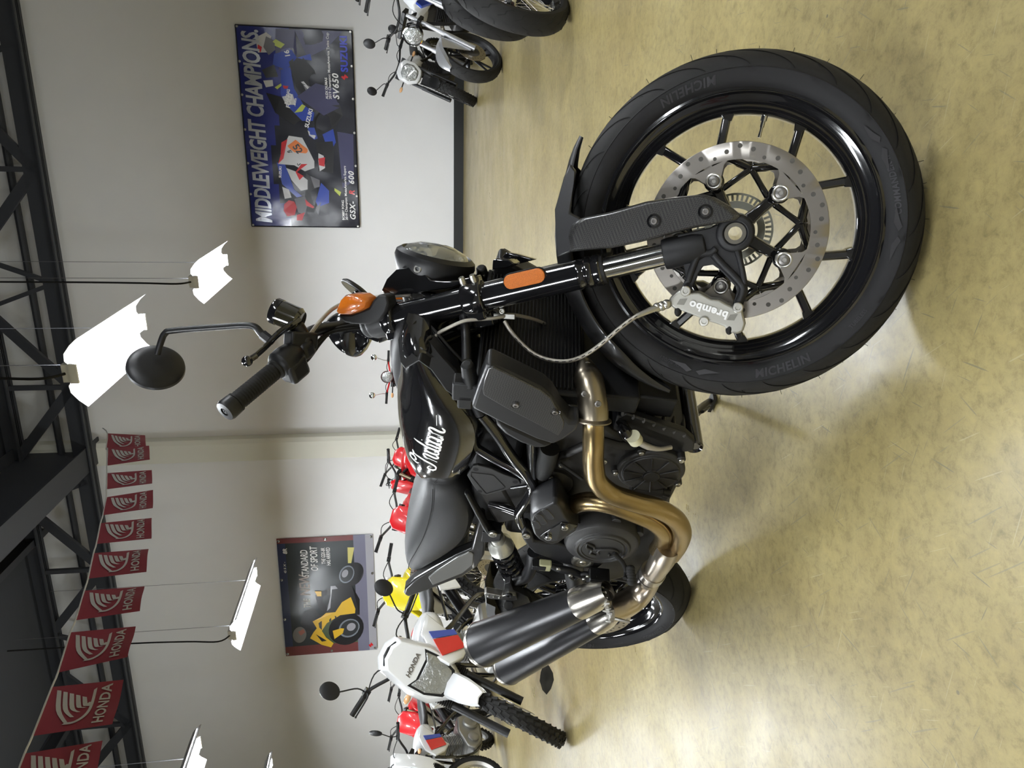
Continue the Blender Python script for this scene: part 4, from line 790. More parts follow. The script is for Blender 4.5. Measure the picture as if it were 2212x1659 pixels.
b = MB(); b.tube([P(1380, 955, -.16), P(1400, 965, -.165), P(1425, 970, -.165), P(1450, 966, -.155)], [.0075, .0075, .005, .005], 12, 4); b.build('sensor_lead', HOSE, hero)
# lower tank of radiator area
b = MB(); b.box((1.13, .0, .50), (.05, .26, .12)); b.box((1.10, 0, .40), (.06, .20, .1)); b.build('oil_cooler', PLASTIC, hero, bevel=.005)
# side stand
gp = BF.inverted() @ at(1541, 868, .002); b = MB(); pv = V((.80, .12, .22)); b.tube([pv, pv.lerp(gp, .6)+V((.0, .01, 0)), gp+V((0, 0, .012))], [.013, .012, .010], 12, 3); b.box(gp+V((0, .0, .006)), (.06, .035, .010)); b.tube([pv.lerp(gp, .5), pv.lerp(gp, .55)+V((.03, -.03, .01)), gp+V((.03, -.05, .03))], .005, 8, 3); b.build('side_stand', SATIN, hero, bevel=.002)
# shock
a_, c_ = P(1072, 1158, -.125), P(1122, 1262, -.125); d = (c_-a_).normalized(); Ls = (c_-a_).length
b = MB(); b.mi = 0; b.cyl(a_, a_+d*.05, .020, .020); b.lathe([(.0001, .02), (.022, .022), (.034, .040), (.036, .062), (.030, .066)], a_, d, 32); b.build('shock_cap', mat('shock_cap_silver', (.5, .5, .46), .35, .7), hero)
b = MB(); b.cyl(a_+d*.05, c_, .019, .015); pts = []
for i in range(7*20+1): t = i/(7*20); an = t*7*2*PI; u_, v_ = cross_frame(d); pts.append(a_+d*(.070+(Ls-.08)*t)+(u_*math.cos(an)+v_*math.sin(an))*.031)
b.tube(pts, .0058, 8); b.build('shock_spring', GLOSS, hero)
b = MB(); b.bolt(P(1065, 1151, -.15), (0, -1, 0), .012, .008); b.build('shock_bolt', BOLT, hero)
b = MB(); b.box(P(1062, 1148, -.12), (.05, .04, .05)); b.tube([P(1008, 1062, -.13), P(1030, 1100, -.135), P(1052, 1138, -.135), P(1066, 1150, -.135)], [.010, .014, .016, .016], 12, 4, flat=.6); b.build('seat_rail', SATIN, hero, bevel=.003)
# rear brake master cylinder and levers
b = MB(); b.box(P(1177, 1221, -.175), (.030, .022, .034)); b.build('rear_brake_reservoir', BEIGEC, hero, bevel=.004)
b = MB(); b.box(P(1164, 1219, -.175), (.02, .026, .038)); b.tube([P(1190, 1222, -.175), P(1205, 1228, -.178), P(1232, 1234, -.18), P(1262, 1246, -.18), P(1285, 1262, -.185)], [.008, .010, .011, .009, .008], 12, 3); b.tube([P(1225, 1236, -.18), P(1240, 1250, -.18), P(1256, 1240, -.18), P(1280, 1240, -.18), P(1300, 1235, -.18)], .007, 10, 3); b.box(P(1290, 1245, -.185), (.035, .03, .05)); b.build('rear_brake_cylinder', SATIN, hero, bevel=.002)
b = MB()
for x in ((1206, 1228), (1270, 1244), (1262, 1250), (1232, 1242), (1288, 1246)): b.bolt(P(*x, -.200), (0, -1, 0), .006, .005)
b.build('lever_bolt', BOLT, hero)
b = MB(); b.tube([P(1325, 1195, -.19), P(1345, 1215, -.20), P(1352, 1235, -.21), P(1350, 1250, -.23)], .006, 10, 3)
a_, c_ = P(1362, 1228, -.21), P(1364, 1258, -.235)
for i in range(6): t = i/5; b.ell(a_.lerp(c_, t), (.012, .008, .012))
b.build('rear_brake_pedal', RUBBER, hero)
# rider footpeg
a_, c_ = P(1300, 1262, -.20), P(1322, 1338, -.325); d = (c_-a_); Lp = d.length; d.normalize(); upv = V((0, 0, 1)); fwv = d.cross(upv).normalized()
b = MB(); b.box(a_.lerp(c_, .08), (.03, .026, .030), X=d, Z=upv)
R = []
for t, wd in ((.15, .012), (.3, .016), (.45, .012), (.6, .018), (.75, .014), (.88, .018), (1, .006)): p = a_+d*(Lp*t); R.append([p-fwv*wd-upv*.007, p+fwv*wd-upv*.007, p+fwv*wd*.8+upv*.006, p-fwv*wd*.8+upv*.006])
b.rings(R)
for t in (.2, .36, .52, .68, .84, .96):
    for s_ in (-1, 1): p = a_+d*(Lp*t)+fwv*(s_*.012); b.tube([p, p+upv*.014], [.0055, .0015], 5)
b.tube([a_.lerp(c_, .96)-upv*.004, a_.lerp(c_, .96)-upv*.045+d*.01], [.004, .0035], 8)
b.build('footpeg', ALU, hero, bevel=.001)
b = MB(); b.box(P(1292, 1250, -.195), (.05, .04, .055)); b.build('footpeg_bracket', SATIN, hero, bevel=.003)
# passenger footpeg
b = MB(); o = polyP([(1046, 1284), (1050, 1281), (1085, 1288), (1098, 1284), (1114, 1287), (1117, 1296), (1105, 1299), (1085, 1296), (1060, 1294), (1048, 1290)], -.19); b.prism(o, (0, .02, 0))
for x in ((1058, 1285), (1070, 1287), (1082, 1289)): b.tube([P(*x, -.192), P(*x, -.192)+V((0, -.006, .006))], .003, 6)
b.build('passenger_footpeg', ALU, hero, bevel=.002)
b = MB(); b.prism(polyP([(1090, 1262), (1102, 1258), (1110, 1275), (1125, 1282), (1140, 1290), (1150, 1310), (1140, 1318), (1120, 1312), (1110, 1330), (1100, 1330), (1105, 1312), (1095, 1305), (1088, 1285)], -.18), (0, .02, 0)); b.cyl(P(1098, 1308, -.19), P(1098, 1308, -.16), .014); b.bolt(P(1100, 1284, -.2), (0, -1, 0), .010, .006); b.build('passenger_peg_bracket', SATIN, hero, bevel=.003)
# rear wheel
MR = Matrix.Translation((0, 0, .3335))
SIDE_R = [(.236, -.058), (.243, -.066), (.255, -.0735), (.266, -.077), (.274, -.0785)]
TREAD_R = [(.274, -.0785), (.286, -.074), (.299, -.064), (.311, -.050), (.321, -.034), (.3285, -.017), (.3325, -.006), (.3335, 0)]
b = MB(MR); q = P(1440, 1370, -.075); tw = lambda ix, iy: (lambda q: math.atan2(q[2]-.3335, q[0]))(P(ix, iy, -.075))
road_tire(b, SIDE_R, TREAD_R, n_gr=20, hair=30, texts=(('COMMANDER II', tw(1437, 1372), .0165, .1), ('MICHELIN', tw(1250, 1398), .022, .1)), seedv=3)
b.build('rear_tire', [RUBBER, SIDEW, LETTER, GROOVE], hero)
rw = wheel(MR, 'rear_rim', .2370, .0565, .03, None, .130, .085, None, left_disc=False, jr=.198, arm=.080, b0=.4)
b = MB(MR); b.lathe([(.0001, -.14), (.018, -.14), (.020, -.137), (.020, -.11), (.013, -.11), (.013, .12)]); b.build('rear_axle', BOLT, hero)
b = MB(); b.tube([V((.0, -.125, .33)), V((-.16, -.13, .40)), V((-.30, -.08, .47)), V((-.40, 0, .52)), V((-.30, .08, .47)), V((-.16, .13, .40))], .010, 10, 4); q = P(1180, 1428, -.10); b.tube([V((-.40, 0, .52)), q], .008, 8); b.prism([V((-.42, -.08, .60)), V((-.42, .08, .60)), V((-.44, .08, .44)), V((-.44, -.08, .44))], (-.006, 0, 0)); b.build('plate_bracket', SATIN, hero, bevel=.002)
for sg in (-1, 1):
    pts = [(1178, 1432), (1186, 1440), (1194, 1455), (1196, 1470), (1190, 1488), (1181, 1500), (1172, 1490), (1166, 1470), (1168, 1452), (1172, 1440)]
    o = polyP(pts, -.13); b = MB(); c_ = sum(o, V((0, 0, 0)))/len(o); o = [V((p[0], p[1]*(-sg), p[2])) for p in o]; c_ = V((c_[0], c_[1]*-sg, c_[2]))
    b.rings([[c_+(p-c_)*.6+V((-.012, 0, 0)) for p in o], [p+V((-.004, 0, 0)) for p in o], [p+V((.006, 0, 0)) for p in o], [c_+(p-c_)*.6+V((.02, 0, 0)) for p in o]]); b.build('rear_turn_signal', PLASTIC, hero, smooth=60)
b = MB(MR); R = []
for i in range(17):
    th = math.radians(20+120*i/16); e = V((math.cos(th), 0, math.sin(th))); R.append([e*(.350+z)+V((0, y, 0)) for y, z in ((-.085, -.03), (-.075, 0), (0, .012), (.075, 0), (.085, -.03), (.075, -.004), (0, .008), (-.075, -.004))])
b.rings(R[9:]); b.build('rear_hugger', PLASTIC, hero)
# ================================================================= building: lamps, trusses, banners, pennants
TUBE = mat('fluorescent_tube', (.93, .97, 1), .3, emit=75)
REFL = mat('lamp_reflector', (.85, .86, .88), .35)
WIREM = mat('hanging_wire', (.12, .12, .13), .5)
def lamp_label(i): return LAMP_LABELS.get(i, 'double tube fluorescent lamp with wing reflectors hanging out of frame')
def in_view(p):
    d = V(p)-C0; z = d.dot(FWD)
    if z < .3: return False
    ix = 1106-FPX*d.dot(UPV)/z; iy = 1659-(829.5+FPX*d.dot(RGT)/z); return (-60 < ix < 2270 and -60 < iy < 1720), ix, iy
TZ = 5.86
for c in LAMPS:
    X = LD; Y = V((-LD[1], LD[0], 0)); ctr = V((c[0], c[1], LZ))
    vis = [in_view(ctr+X*s_) for s_ in (-.66, 0, .66)]
    seen = any(v and v[0] for v in vis)
    o = bpy.data.objects.new('hanging_tube_lamp', None); COL.objects.link(o); o.location = ctr; o['category'] = 'lamp'; o['group'] = 'shop lights hanging in rows'
    iy = vis[1][2] if vis[1] else 0; ixx = vis[1][1] if vis[1] else 0
    if not seen: o['label'] = 'hanging fluorescent shop light in the rows behind the viewer'
    elif abs(iy-750) < 130: o['label'] = 'largest glowing tube lamp, hanging behind the black round mirror'
    elif abs(iy-580) < 90: o['label'] = 'glowing tube lamp hanging between the largest lamp and the blue racing banner'
    elif abs(iy-1305) < 150: o['label'] = 'glowing tube lamp hanging above the yellow sport motorcycle poster'
    elif ixx < 500: o['label'] = 'glowing tube lamp cut by the picture edge, nearer the pennants'
    else: o['label'] = 'glowing tube lamp cut by the picture edge, lower of the two there'
    T = Matrix.Translation(-ctr)
    def mb(): return MB(T)
    b = mb(); b.box(ctr+V((0, 0, .045)), (1.40, .13, .055), X=X)
    b.build('lamp_body', REFL, o, bevel=.004)
    for sg in (-1, 1):
        b = mb(); prof = [(.06, .02), (.09, .04), (.14, .035), (.20, -.01), (.245, -.06)]
        R = [[ctr+X*e+Y*(sg*y)+V((0, 0, z)) for y, z in prof]+[ctr+X*e+Y*(sg*y)+V((0, 0, z+.004)) for y, z in prof[::-1]] for e in (-.70, .70)]
        b.rings(R); b.build('wing_reflector', REFL, o)
        b = mb(); b.cyl(ctr+X*-.68+Y*(sg*.045)+V((0, 0, -.012)), ctr+X*.68+Y*(sg*.045)+V((0, 0, -.012)), .014, n=12); b.build('tube', TUBE, o)
        b = mb(); b.box(ctr+X*(sg*.70)+V((0, 0, -.005)), (.02, .14, .05), X=X); b.build('tube_socket', REFL, o)
        b = mb(); e = ctr+X*(sg*.5)+V((0, 0, .07)); b.tube([e, e+V((0, 0, TZ-LZ-.05))], .0028, 5); b.build('hanging_wire', WIREM, o)
    if seen or 1:
        b = mb(); e = ctr-X*.70+V((0, 0, .05)); b.tube([e, e-X*.10+V((0, 0, .12)), e-X*.06+V((0, 0, .5)), e-X*.02+V((0, 0, 1.2)), e+V((0, 0, TZ-LZ-.05))], .010, 6, 5); b.build('power_cord', RUBBER, o)
# trusses near the back wall and across the hall
def truss(off, label, s_a=-16.5, s_b=8.6, z0=5.83, h=1.10, node=0, pan=3.15):
    M = Matrix.Translation(wl(0, z0, off)); o = empty('roof_truss', M, label, 'roof truss'); T = M.inverted()
    for z, hh in ((0, .26), (h-.12, .22)):
        b = MB(T); b.box(wl((s_a+s_b)/2, z0+z+.01, off), (s_b-s_a, .20, .02), X=WX); b.box(wl((s_a+s_b)/2, z0+z+hh/2, off+.02), (s_b-s_a, .02, hh), X=WX); b.box(wl((s_a+s_b)/2, z0+z+hh/2, off-.02), (s_b-s_a, .02, hh), X=WX); b.build('chord', TRUSSM, o)
    a0 = node-pan*math.floor((node-s_a)/pan)
    while a0 < s_b-.2:
        for p, q, w_ in (((a0, .12), (a0+pan*.38, h), .14), ((a0, .12), (a0-pan*.38, h), .14), ((a0+pan*.5, .12), (a0+pan*.38, h), .06), ((a0+pan*.5, .12), (a0+pan*.62, h), .06), ((a0, .1), (a0, h), .07)):
            if min(p[0], q[0]) < s_a or max(p[0], q[0]) > s_b: continue
            b = MB(T); p_, q_ = wl(p[0], z0+p[1], off), wl(q[0], z0+q[1], off); b.box((p_+q_)/2, ((q_-p_).length, .06, w_), X=q_-p_, Y=WN.cross(q_-p_).cross(q_-p_).normalized()*-1); b.build('diagonal', TRUSSM, o)
        a0 += pan
    return o
truss(.45, 'dark steel roof truss running along the back wall above the lamps', node=wp(105, 365)[0])
def beam(a, c, w_, h, name, label, m=TRUSSM):
    a, c = V(a), V(c); M = Matrix.Translation(a); o = empty(name, M, label, 'beam'); b = MB(M.inverted()); X = (c-a)
    L_ = X.length
    for z in (-h/2, h/2): b.box((a+c)/2+V((0, 0, z)), (L_, w_, .02), X=X)
    b.box((a+c)/2, (L_, .015, h), X=X); b.build('steel_profile', m, o); return o
sp_ = (wp(345, 983)[0]+wp(345, 940)[0])/2
beam(wl(sp_, 6.40, .05), wl(sp_, 6.40, DEP-.1), .40, 1.05, 'roof_girder', 'deep dark girder running out from the wall pillar over the room')
for k, s_ in enumerate((-13, -9.5, -5.9, 2.2, 5.6)):
    beam(wl(s_, 6.98, .05), wl(s_, 6.98, DEP-.1), .12, .22, 'roof_joist', ['dark roof joist at far left of hall', 'dark roof joist left of the pennants', 'dark roof joist beside the deep girder', 'dark roof joist right of the deep girder', 'dark roof joist at far right of hall'][k])
b = MB(); b.prism([wl(SL, 7.1, .02), wl(SR, 7.1, .02), wl(SR, 7.1, DEP), wl(SL, 7.1, DEP)], (0, 0, .06)); o = b.build('ceiling_deck', DARKM, smooth=0); o['kind'] = 'structure'
b = MB(); M = Matrix.Translation(wl(0, TZ+.55, .3)); o = empty('conduit_pipe', M, 'thin dark pipe running along the wall behind the truss members', 'pipe'); b = MB(M.inverted()); b.cyl(wl(SL+.1, TZ+.50, .25), wl(SR-.1, TZ+.50, .25), .05, n=10); b.build('pipe_run', TRUSSM, o)
# ---- banners
def wpoly(b, pts, off, tr=None): b.f([b.v(wl(*(wp(x, y) if tr is None else tr(x, y)), off)) for x, y in pts])
def wall_thing(name, s, z, label, cat, group=None): 
    M = Matrix.Translation(wl(s, z, .01)); return empty(name, M, label, cat, group), M.inverted()
def banner1():
    c = [(509, 55), (760, 66), (777, 490), (545, 489)]; q = [wp(*p) for p in c]; sl = (q[2][0]+q[3][0])/2; s_r = (q[0][0]+q[1][0])/2; zb = (q[1][1]+q[2][1])/2; zt = (q[0][1]+q[3][1])/2
    W_, H_ = s_r-sl, zt-zb
    o, T = wall_thing('racing_banner', (sl+s_r)/2, zb, 'wide blue and black racing banner reading middleweight champions', 'banner')
    b = MB(T); n, m = 40, 22; rnd = random.Random(4)
    def off(u, v): return .030+.010*math.sin(u*9+v*3)*(.3+abs(v-.5))+.006*math.sin(u*31)*math.sin(v*14)
    vs = [[b.v(wl(sl+W_*i/n, zb+H_*j/m, off(i/n, j/m))) for i in range(n+1)] for j in range(m+1)]
    for j in range(m):
        for i in range(n):
            b.mi = 0 if j/m > .62+.12*math.sin(i/n*5) else 1
            if j/m < .1 and i/n > .30 and i/n < .86: b.mi = 1
            b.f([vs[j][i], vs[j][i+1], vs[j+1][i+1], vs[j+1][i]])
    navy = mat('banner_navy', (.022, .030, .20), .22, bump=(3, .4, .02)); blk = mat('banner_black', (.012, .013, .022), .25, bump=(3, .4, .02))
    b.build('banner_sheet', [navy, blk], o, smooth=80)
    U = lambda u, v, e=.004: wl(sl+W_*u, zb+H_*v, off(u, v)+e)
    b = MB(T)
    for a_, c_ in (((0, 0), (1, 0)), ((1, 0), (1, 1)), ((1, 1), (0, 1)), ((0, 1), (0, 0))):
        b.tube([U(a_[0]+(c_[0]-a_[0])*k/20, a_[1]+(c_[1]-a_[1])*k/20) for k in range(21)], .009, 5)
    b.build('banner_hem', mat('banner_hem', (.01, .01, .015), .4), o)
    b = MB(T)
    cx, cz = .49, .875
    b.text('MIDDLEWEIGHT CHAMPIONS.', 1, lambda v: U(.5+v[0]*.0745, cz+v[1]*.20, .011), bold=.030, shear=.16, space=.94)
    # fit the word to the sheet width
    b.build('banner_title', mat('banner_silver', (.50, .52, .58), .3, .5, bump=(8, .5, .01)), o, smooth=0)
    b = MB(T); tx = lambda t, u, v, s, **k: b.text(t, 1, lambda q: U(u+q[0]*s*H_/W_, v+q[1]*s, .011), align='LEFT', **k)
    tx('SV650', .665, .16, .075, bold=.03, shear=.2, space=1.15); tx('2019 Champion: MotoAmerica Twins Cup', .665, .215, .032, bold=.02); tx('ALEX DUMAS', .665, .245, .030, bold=.03)
    tx('GSX-', .04, .055, .07, bold=.03, shear=.25, space=1.15); tx('600', .232, .055, .07, bold=.03, shear=.25, space=1.15); tx('2019 Champion: MotoAmerica Supersport', .04, .115, .032, bold=.02); tx('BOBBY FONG', .04, .145, .030, bold=.03)
    b.build('banner_lettering', DECAL, o, smooth=0)
    b = MB(T); tx('SUZUKI', .80, .075, .085, bold=.04, space=1.05); b.build('maker_lettering', mat('banner_blue', (.04, .06, .55), .3), o, smooth=0)
    b = MB(T); tx('R', .175, .055, .07, bold=.03, shear=.25)
    e = [(0, .5), (.5, 1), (1, .62), (.72, .62), (.5, .80), (.30, .62), (.8, .36), (1, .5), (.5, 0), (0, .38), (.28, .38), (.5, .2), (.70, .38), (.2, .64)]
    for pl in ([(0, .52), (.5, .98), (.72, .78), (.45, .56), (.80, .24), (1.0, .48), (.5, .02), (.28, .22), (.55, .44), (.2, .76)],):
        b.f([b.v(U(.762+x*.028, .045+y*.07)) for x, y in pl])
    b.build('maker_emblem', RED, o, smooth=0)
    # the two riders as printed shapes, traced as patches of colour (banner coordinates)
    k = lambda pts: [((x-100)*.2893+509-30*0, 0) for x, y in pts]
    def tc(x, y):  # zoomed crop pixel (3.456x at 480,30) -> banner u, v
        s, z = wp(480+x/3.456, 30+y/3.456); return ((s-sl)/W_, (z-zb)/H_)
    def patch(nm, m, polys, e):
        b = MB(T)
        for pl in polys:
            b.f([b.v(U(*tc(x, y), e)) for x, y in pl])
        b.build(nm, m, o, smooth=0)
    patch('printed_haze', mat('print_haze', (.05, .05, .12), .3), [[(400, 110), (545, 120), (560, 300), (520, 420), (430, 420), (400, 300)], [(560, 620), (700, 520), (850, 560), (880, 700), (760, 760)], [(860, 880), (980, 900), (985, 1250), (900, 1300)], [(540, 120), (900, 135), (780, 260), (640, 330)]], .003)
    patch('printed_machine_black', mat('print_black', (.005, .005, .007), .3), [[(500, 360), (580, 300), (690, 420), (740, 560), (720, 650), (640, 640), (560, 560)], [(690, 780), (760, 690), (880, 680), (900, 760), (840, 860), (740, 920), (690, 880)], [(630, 1190), (700, 1240), (720, 1400), (690, 1480), (640, 1480), (620, 1340)], [(390, 380), (300, 420), (330, 480), (420, 470)], [(700, 960), (840, 950), (830, 1190), (720, 1170)], [(330, 590), (440, 620), (590, 790), (540, 830), (400, 740)]], .004)
    patch('printed_blue_bodywork', mat('print_blue', (.025, .06, .38), .3), [[(440, 420), (510, 400), (540, 560), (610, 680), (690, 740), (680, 800), (600, 800), (480, 680), (440, 600)], [(390, 300), (520, 270), (560, 330), (480, 420), (380, 380)], [(640, 850), (690, 850), (715, 930), (690, 940), (650, 910)], [(750, 900), (830, 860), (850, 960), (820, 1010), (770, 960)], [(410, 1110), (470, 1120), (540, 1310), (600, 1360), (560, 1370), (450, 1270)], [(740, 1260), (800, 1320), (800, 1410), (720, 1440), (700, 1400)], [(560, 330), (660, 300), (670, 350), (600, 340)]], .005)
    patch('printed_white_bodywork', mat('print_white', (.62, .62, .64), .3), [[(500, 910), (600, 925), (640, 1000), (690, 1100), (690, 1150), (620, 1175), (540, 1130), (420, 1120), (450, 1010)], [(480, 1150), (560, 1180), (640, 1240), (640, 1310), (590, 1320), (520, 1240)], [(720, 1040), (760, 1060), (770, 1150), (730, 1175), (720, 1100)], [(640, 870), (700, 910), (690, 935), (650, 905)], [(590, 510), (610, 505), (650, 550), (640, 565)], [(450, 1290), (500, 1310), (520, 1370), (470, 1380)], [(450, 620), (530, 600), (550, 680), (480, 680)], [(310, 500), (380, 495), (385, 540), (330, 550)], [(250, 180), (330, 140), (370, 170), (340, 290), (270, 290)]], .006)
    patch('printed_orange_plate', mat('print_orange', (.75, .20, .04), .35), [[(490, 985), (550, 940), (640, 1010), (640, 1030), (590, 1075), (500, 1000)]], .0075)
    patch('printed_red', mat('print_red', (.55, .02, .03), .35), [[(445, 960), (490, 935), (460, 1080), (420, 1120), (440, 1050)], [(560, 1180), (640, 1120), (600, 1110), (550, 1180), (580, 1240), (610, 1210)], [(465, 1420), (500, 1390), (540, 1400), (560, 1440), (545, 1500), (490, 1510), (462, 1470)], [(610, 1370), (640, 1400), (690, 1440), (680, 1450), (630, 1430)], [(455, 540), (480, 520), (500, 535), (490, 560), (465, 560)], [(720, 1080), (770, 1070), (765, 1140), (725, 1130)], [(560, 1500), (620, 1480), (600, 1540), (560, 1540)], [(270, 230), (300, 250), (290, 290), (265, 270)]], .0075)
    patch('printed_yellow', mat('print_lime', (.50, .58, .10), .35), [[(395, 550), (490, 490), (480, 510), (415, 565)], [(540, 740), (600, 675), (625, 690), (600, 730)], [(395, 200), (440, 230), (440, 260), (395, 240)], [(840, 1300), (890, 1330), (880, 1360), (840, 1320)], [(470, 230), (400, 190), (380, 210), (440, 260)]], .0075)
    patch('printed_grey_suit', mat('print_grey', (.16, .16, .18), .35), [[(330, 170), (390, 200), (400, 270), (350, 310), (310, 250)], [(540, 1380), (620, 1360), (640, 1420), (620, 1500), (570, 1480)], [(660, 1210), (730, 1240), (730, 1290), (690, 1300)], [(600, 520), (700, 560), (720, 640), (640, 600)], [(740, 1400), (720, 1500), (700, 1460)]], .0065)
    b = MB(T)
    def rtext(t, x, y, ang, s, e=.009):
        u, v = tc(x, y); ca, sa = math.cos(ang), math.sin(ang); b.text(t, 1, lambda q: U(u+(q[0]*ca-q[1]*sa)*s*H_/W_, v+(q[0]*sa+q[1]*ca)*s, e), bold=.03)
    rtext('RACING', 490, 620, -.25, .035); rtext('FOLD', 505, 650, -.25, .05); rtext('.com', 545, 660, -.25, .035); rtext('SUZUKI', 650, 780, -.3, .05); rtext('SUZUKI', 437, 1180, -.1, .03); rtext('16', 490, 300, .2, .06)
    b.build('printed_lettering', DECAL, o, smooth=0)
    b = MB(T); rtext('SUZUKI', 540, 1075, 3.75, .045); rtext('ECSTAR', 520, 1060, 3.75, .03); rtext('52', 565, 1010, 3.75, .085, .0095); b.build('printed_dark_lettering', mat('print_black', (.006, .006, .008), .3), o, smooth=0)
    b = MB(T)
    for u in (0, .17, .33, .5, .67, .83, 1):
        for v in (.012, .988): b.lathe([(.0001, .004), (.016, .003), (.018, 0)], U(min(max(u, .006), .994), v, .006), -WN, 12)
    b.build('banner_grommet', BOLT, o)
banner1()
def banner2():
    c = [(598, 1163), (805, 1152), (815, 1400), (618, 1416)]; q = [wp(*p) for p in c]; sl = (q[2][0]+q[3][0])/2; s_r = (q[0][0]+q[1][0])/2; zb = (q[1][1]+q[2][1])/2; zt = (q[0][1]+q[3][1])/2
    W_, H_ = s_r-sl, zt-zb
    o, T = wall_thing('motorcycle_poster', (sl+s_r)/2, zb, 'poster of a yellow sport motorcycle reading the new standard of sport', 'poster')
    off = lambda u, v: .026+.012*math.sin(u*4+1)*abs(v-.5)+.004*math.sin(u*23)*math.sin(v*9)
    U = lambda u, v, e=.004: wl(sl+W_*u, zb+H_*v, off(u, v)+e)
    def tc(x, y): s, z = wp(580+x/5.53, 1130+y/5.53); return ((s-sl)/W_, (z-zb)/H_)
    b = MB(T); n = 24; vs = [[b.v(U(i/n, j/n, 0)) for i in range(n+1)] for j in range(n+1)]
    for j in range(n):
        for i in range(n):
            v = j/n; u = i/n; b.mi = 3 if v < .20 else (0 if v > .90 else 1)
            if u > .92 and v > .2: b.mi = 2
            if u < .05 and v > .2: b.mi = 2
            if v < .06: b.mi = 4
            if .08 < u < .30 and .2 < v < .62: b.mi = 5
            b.f([vs[j][i], vs[j][i+1], vs[j+1][i+1], vs[j+1][i]])
    b.build('poster_sheet', [mat('poster_navy', (.04, .05, .11), .25), mat('poster_charcoal', (.035, .042, .045), .25), mat('poster_maroon', (.17, .05, .05), .25), mat('poster_violet_grey', (.18, .18, .25), .25), mat('poster_pale_grey', (.36, .36, .40), .25), mat('poster_green', (.09, .12, .07), .25)], o, smooth=80)
    b = MB(T)
    def tl(t, x, y, s, bold=.02, wdt=1, al='LEFT'):
        u, v = tc(x, y); b.text(t, 1, lambda q: U(u+q[0]*s*wdt*H_/W_, v+q[1]*s, .006), bold=bold, shear=.15, align=al)
    tl('THE', 470, 1000, .10, .02, .62); tl('STANDARD', 450, 635, .105, .02, .60); tl('OF SPORT', 560, 562, .105, .02, .62); tl('THE GSX-8R', 665, 478, .058, .015, .62); tl('HAS ARRIVED', 725, 495, .058, .015, .62); tl('8R', 205, 360, .06, .02, 1); tl('G S X -', 205, 590, .03, .02, 1.5)
    b.build('poster_lettering', DECAL, o, smooth=0)
    b = MB(T); tl('NEW', 450, 860, .15, .02, .75); b.build('poster_accent_word', mat('poster_bronze', (.40, .34, .31), .3), o, smooth=0)
    def patch(nm, m, polys, e):
        b = MB(T)
        for pl in polys: b.f([b.v(U(*tc(x, y), e)) for x, y in pl])
        b.build(nm, m, o, smooth=0)
    def circ(x, y, rx, ry, rot=0, n=24): return [(x+rx*math.cos(t)*math.cos(rot)-ry*math.sin(t)*math.sin(rot), y+rx*math.cos(t)*math.sin(rot)+ry*math.sin(t)*math.cos(rot)) for t in [2*PI*i/n for i in range(n)]]
    Yw = mat('poster_yellow', (.78, .48, .03), .3)
    patch('printed_background', mat('poster_lane', (.55, .50, .16), .3), [[(945, 280), (1025, 280), (990, 470), (950, 470)]], .003)
    patch('printed_engine', mat('poster_black', (.008, .008, .01), .3), [[(560, 850), (700, 780), (900, 690), (1000, 740), (1090, 900), (1090, 1080), (960, 1090), (700, 1090), (600, 1000)], [(430, 1040), (540, 1000), (640, 1120), (560, 1230), (480, 1300), (380, 1180)], circ(1010, 600, 115, 150, .6)], .004)
    patch('printed_tire', mat('poster_black', (.008, .008, .01), .3), [circ(930, 1250, 215, 185, -.5), ], .006)
    patch('printed_rim', mat('poster_rim', (.20, .23, .27), .3), [circ(965, 1240, 130, 105, -.5), circ(935, 600, 85, 110, .5)], .0075)
    patch('printed_rim_dark', mat('poster_dark', (.03, .033, .037), .3), [circ(968, 1238, 112, 88, -.5), circ(938, 600, 70, 94, .5)], .009)
    patch('printed_disc', mat('poster_pale_grey', (.4, .4, .43), .3), [circ(990, 1225, 55, 45, -.5), circ(915, 590, 35, 50, .5), [(700, 1040), (740, 1000), (745, 740), (800, 735), (830, 770), (760, 780)]], .010)
    patch('printed_bodywork', Yw, [[(985, 870), (1040, 1010), (1035, 1060), (860, 1085), (700, 1180), (640, 1270), (690, 1350), (780, 1420), (750, 1470), (640, 1440), (500, 1360), (540, 1290), (580, 1240), (530, 1160), (630, 1110), (690, 1060), (800, 1050), (880, 930)], [(555, 800), (635, 800), (635, 860), (585, 860)], [(770, 1270), (870, 1240), (905, 1245), (890, 1300), (790, 1370)]], .011)
    patch('printed_fairing_mark', mat('poster_black', (.008, .008, .01), .3), [[(720, 1100), (760, 1080), (815, 1100), (810, 1140), (780, 1120), (730, 1165)], [(570, 1310), (700, 1390), (640, 1400)], [(600, 1180), (640, 1150), (640, 1260), (610, 1230)]], .0125)
    patch('printed_helmet', mat('poster_helmet', (.16, .15, .14), .3), [circ(375, 1320, 80, 95, .2)], .006)
    patch('printed_visor', mat('poster_visor', (.35, .12, .08), .3), [[(350, 1290), (420, 1250), (440, 1290), (390, 1330)]], .008)
    b = MB(T); u, v = tc(1225, 1440); 
    b.f([b.v(U(u+(x-.5)*.045, v+(y-.5)*.055, .006)) for x, y in [(0, .52), (.5, .98), (.72, .78), (.45, .56), (.80, .24), (1.0, .48), (.5, .02), (.28, .22), (.55, .44), (.2, .76)]]); b.build('maker_emblem', RED, o, smooth=0)
    b = MB(T)
    for x, y in ((110, 190), (678, 158), (1228, 118), (152, 672), (188, 1138), (225, 1590), (760, 1535), (1285, 1490), (1242, 590)): u, v = tc(x, y); b.lathe([(.0001, .008), (.022, .006), (.026, 0)], U(min(max(u, .02), .98), min(max(v, .02), .98), .006), -WN, 14)
    b.build('mounting_button', CHROME, o)
banner2()
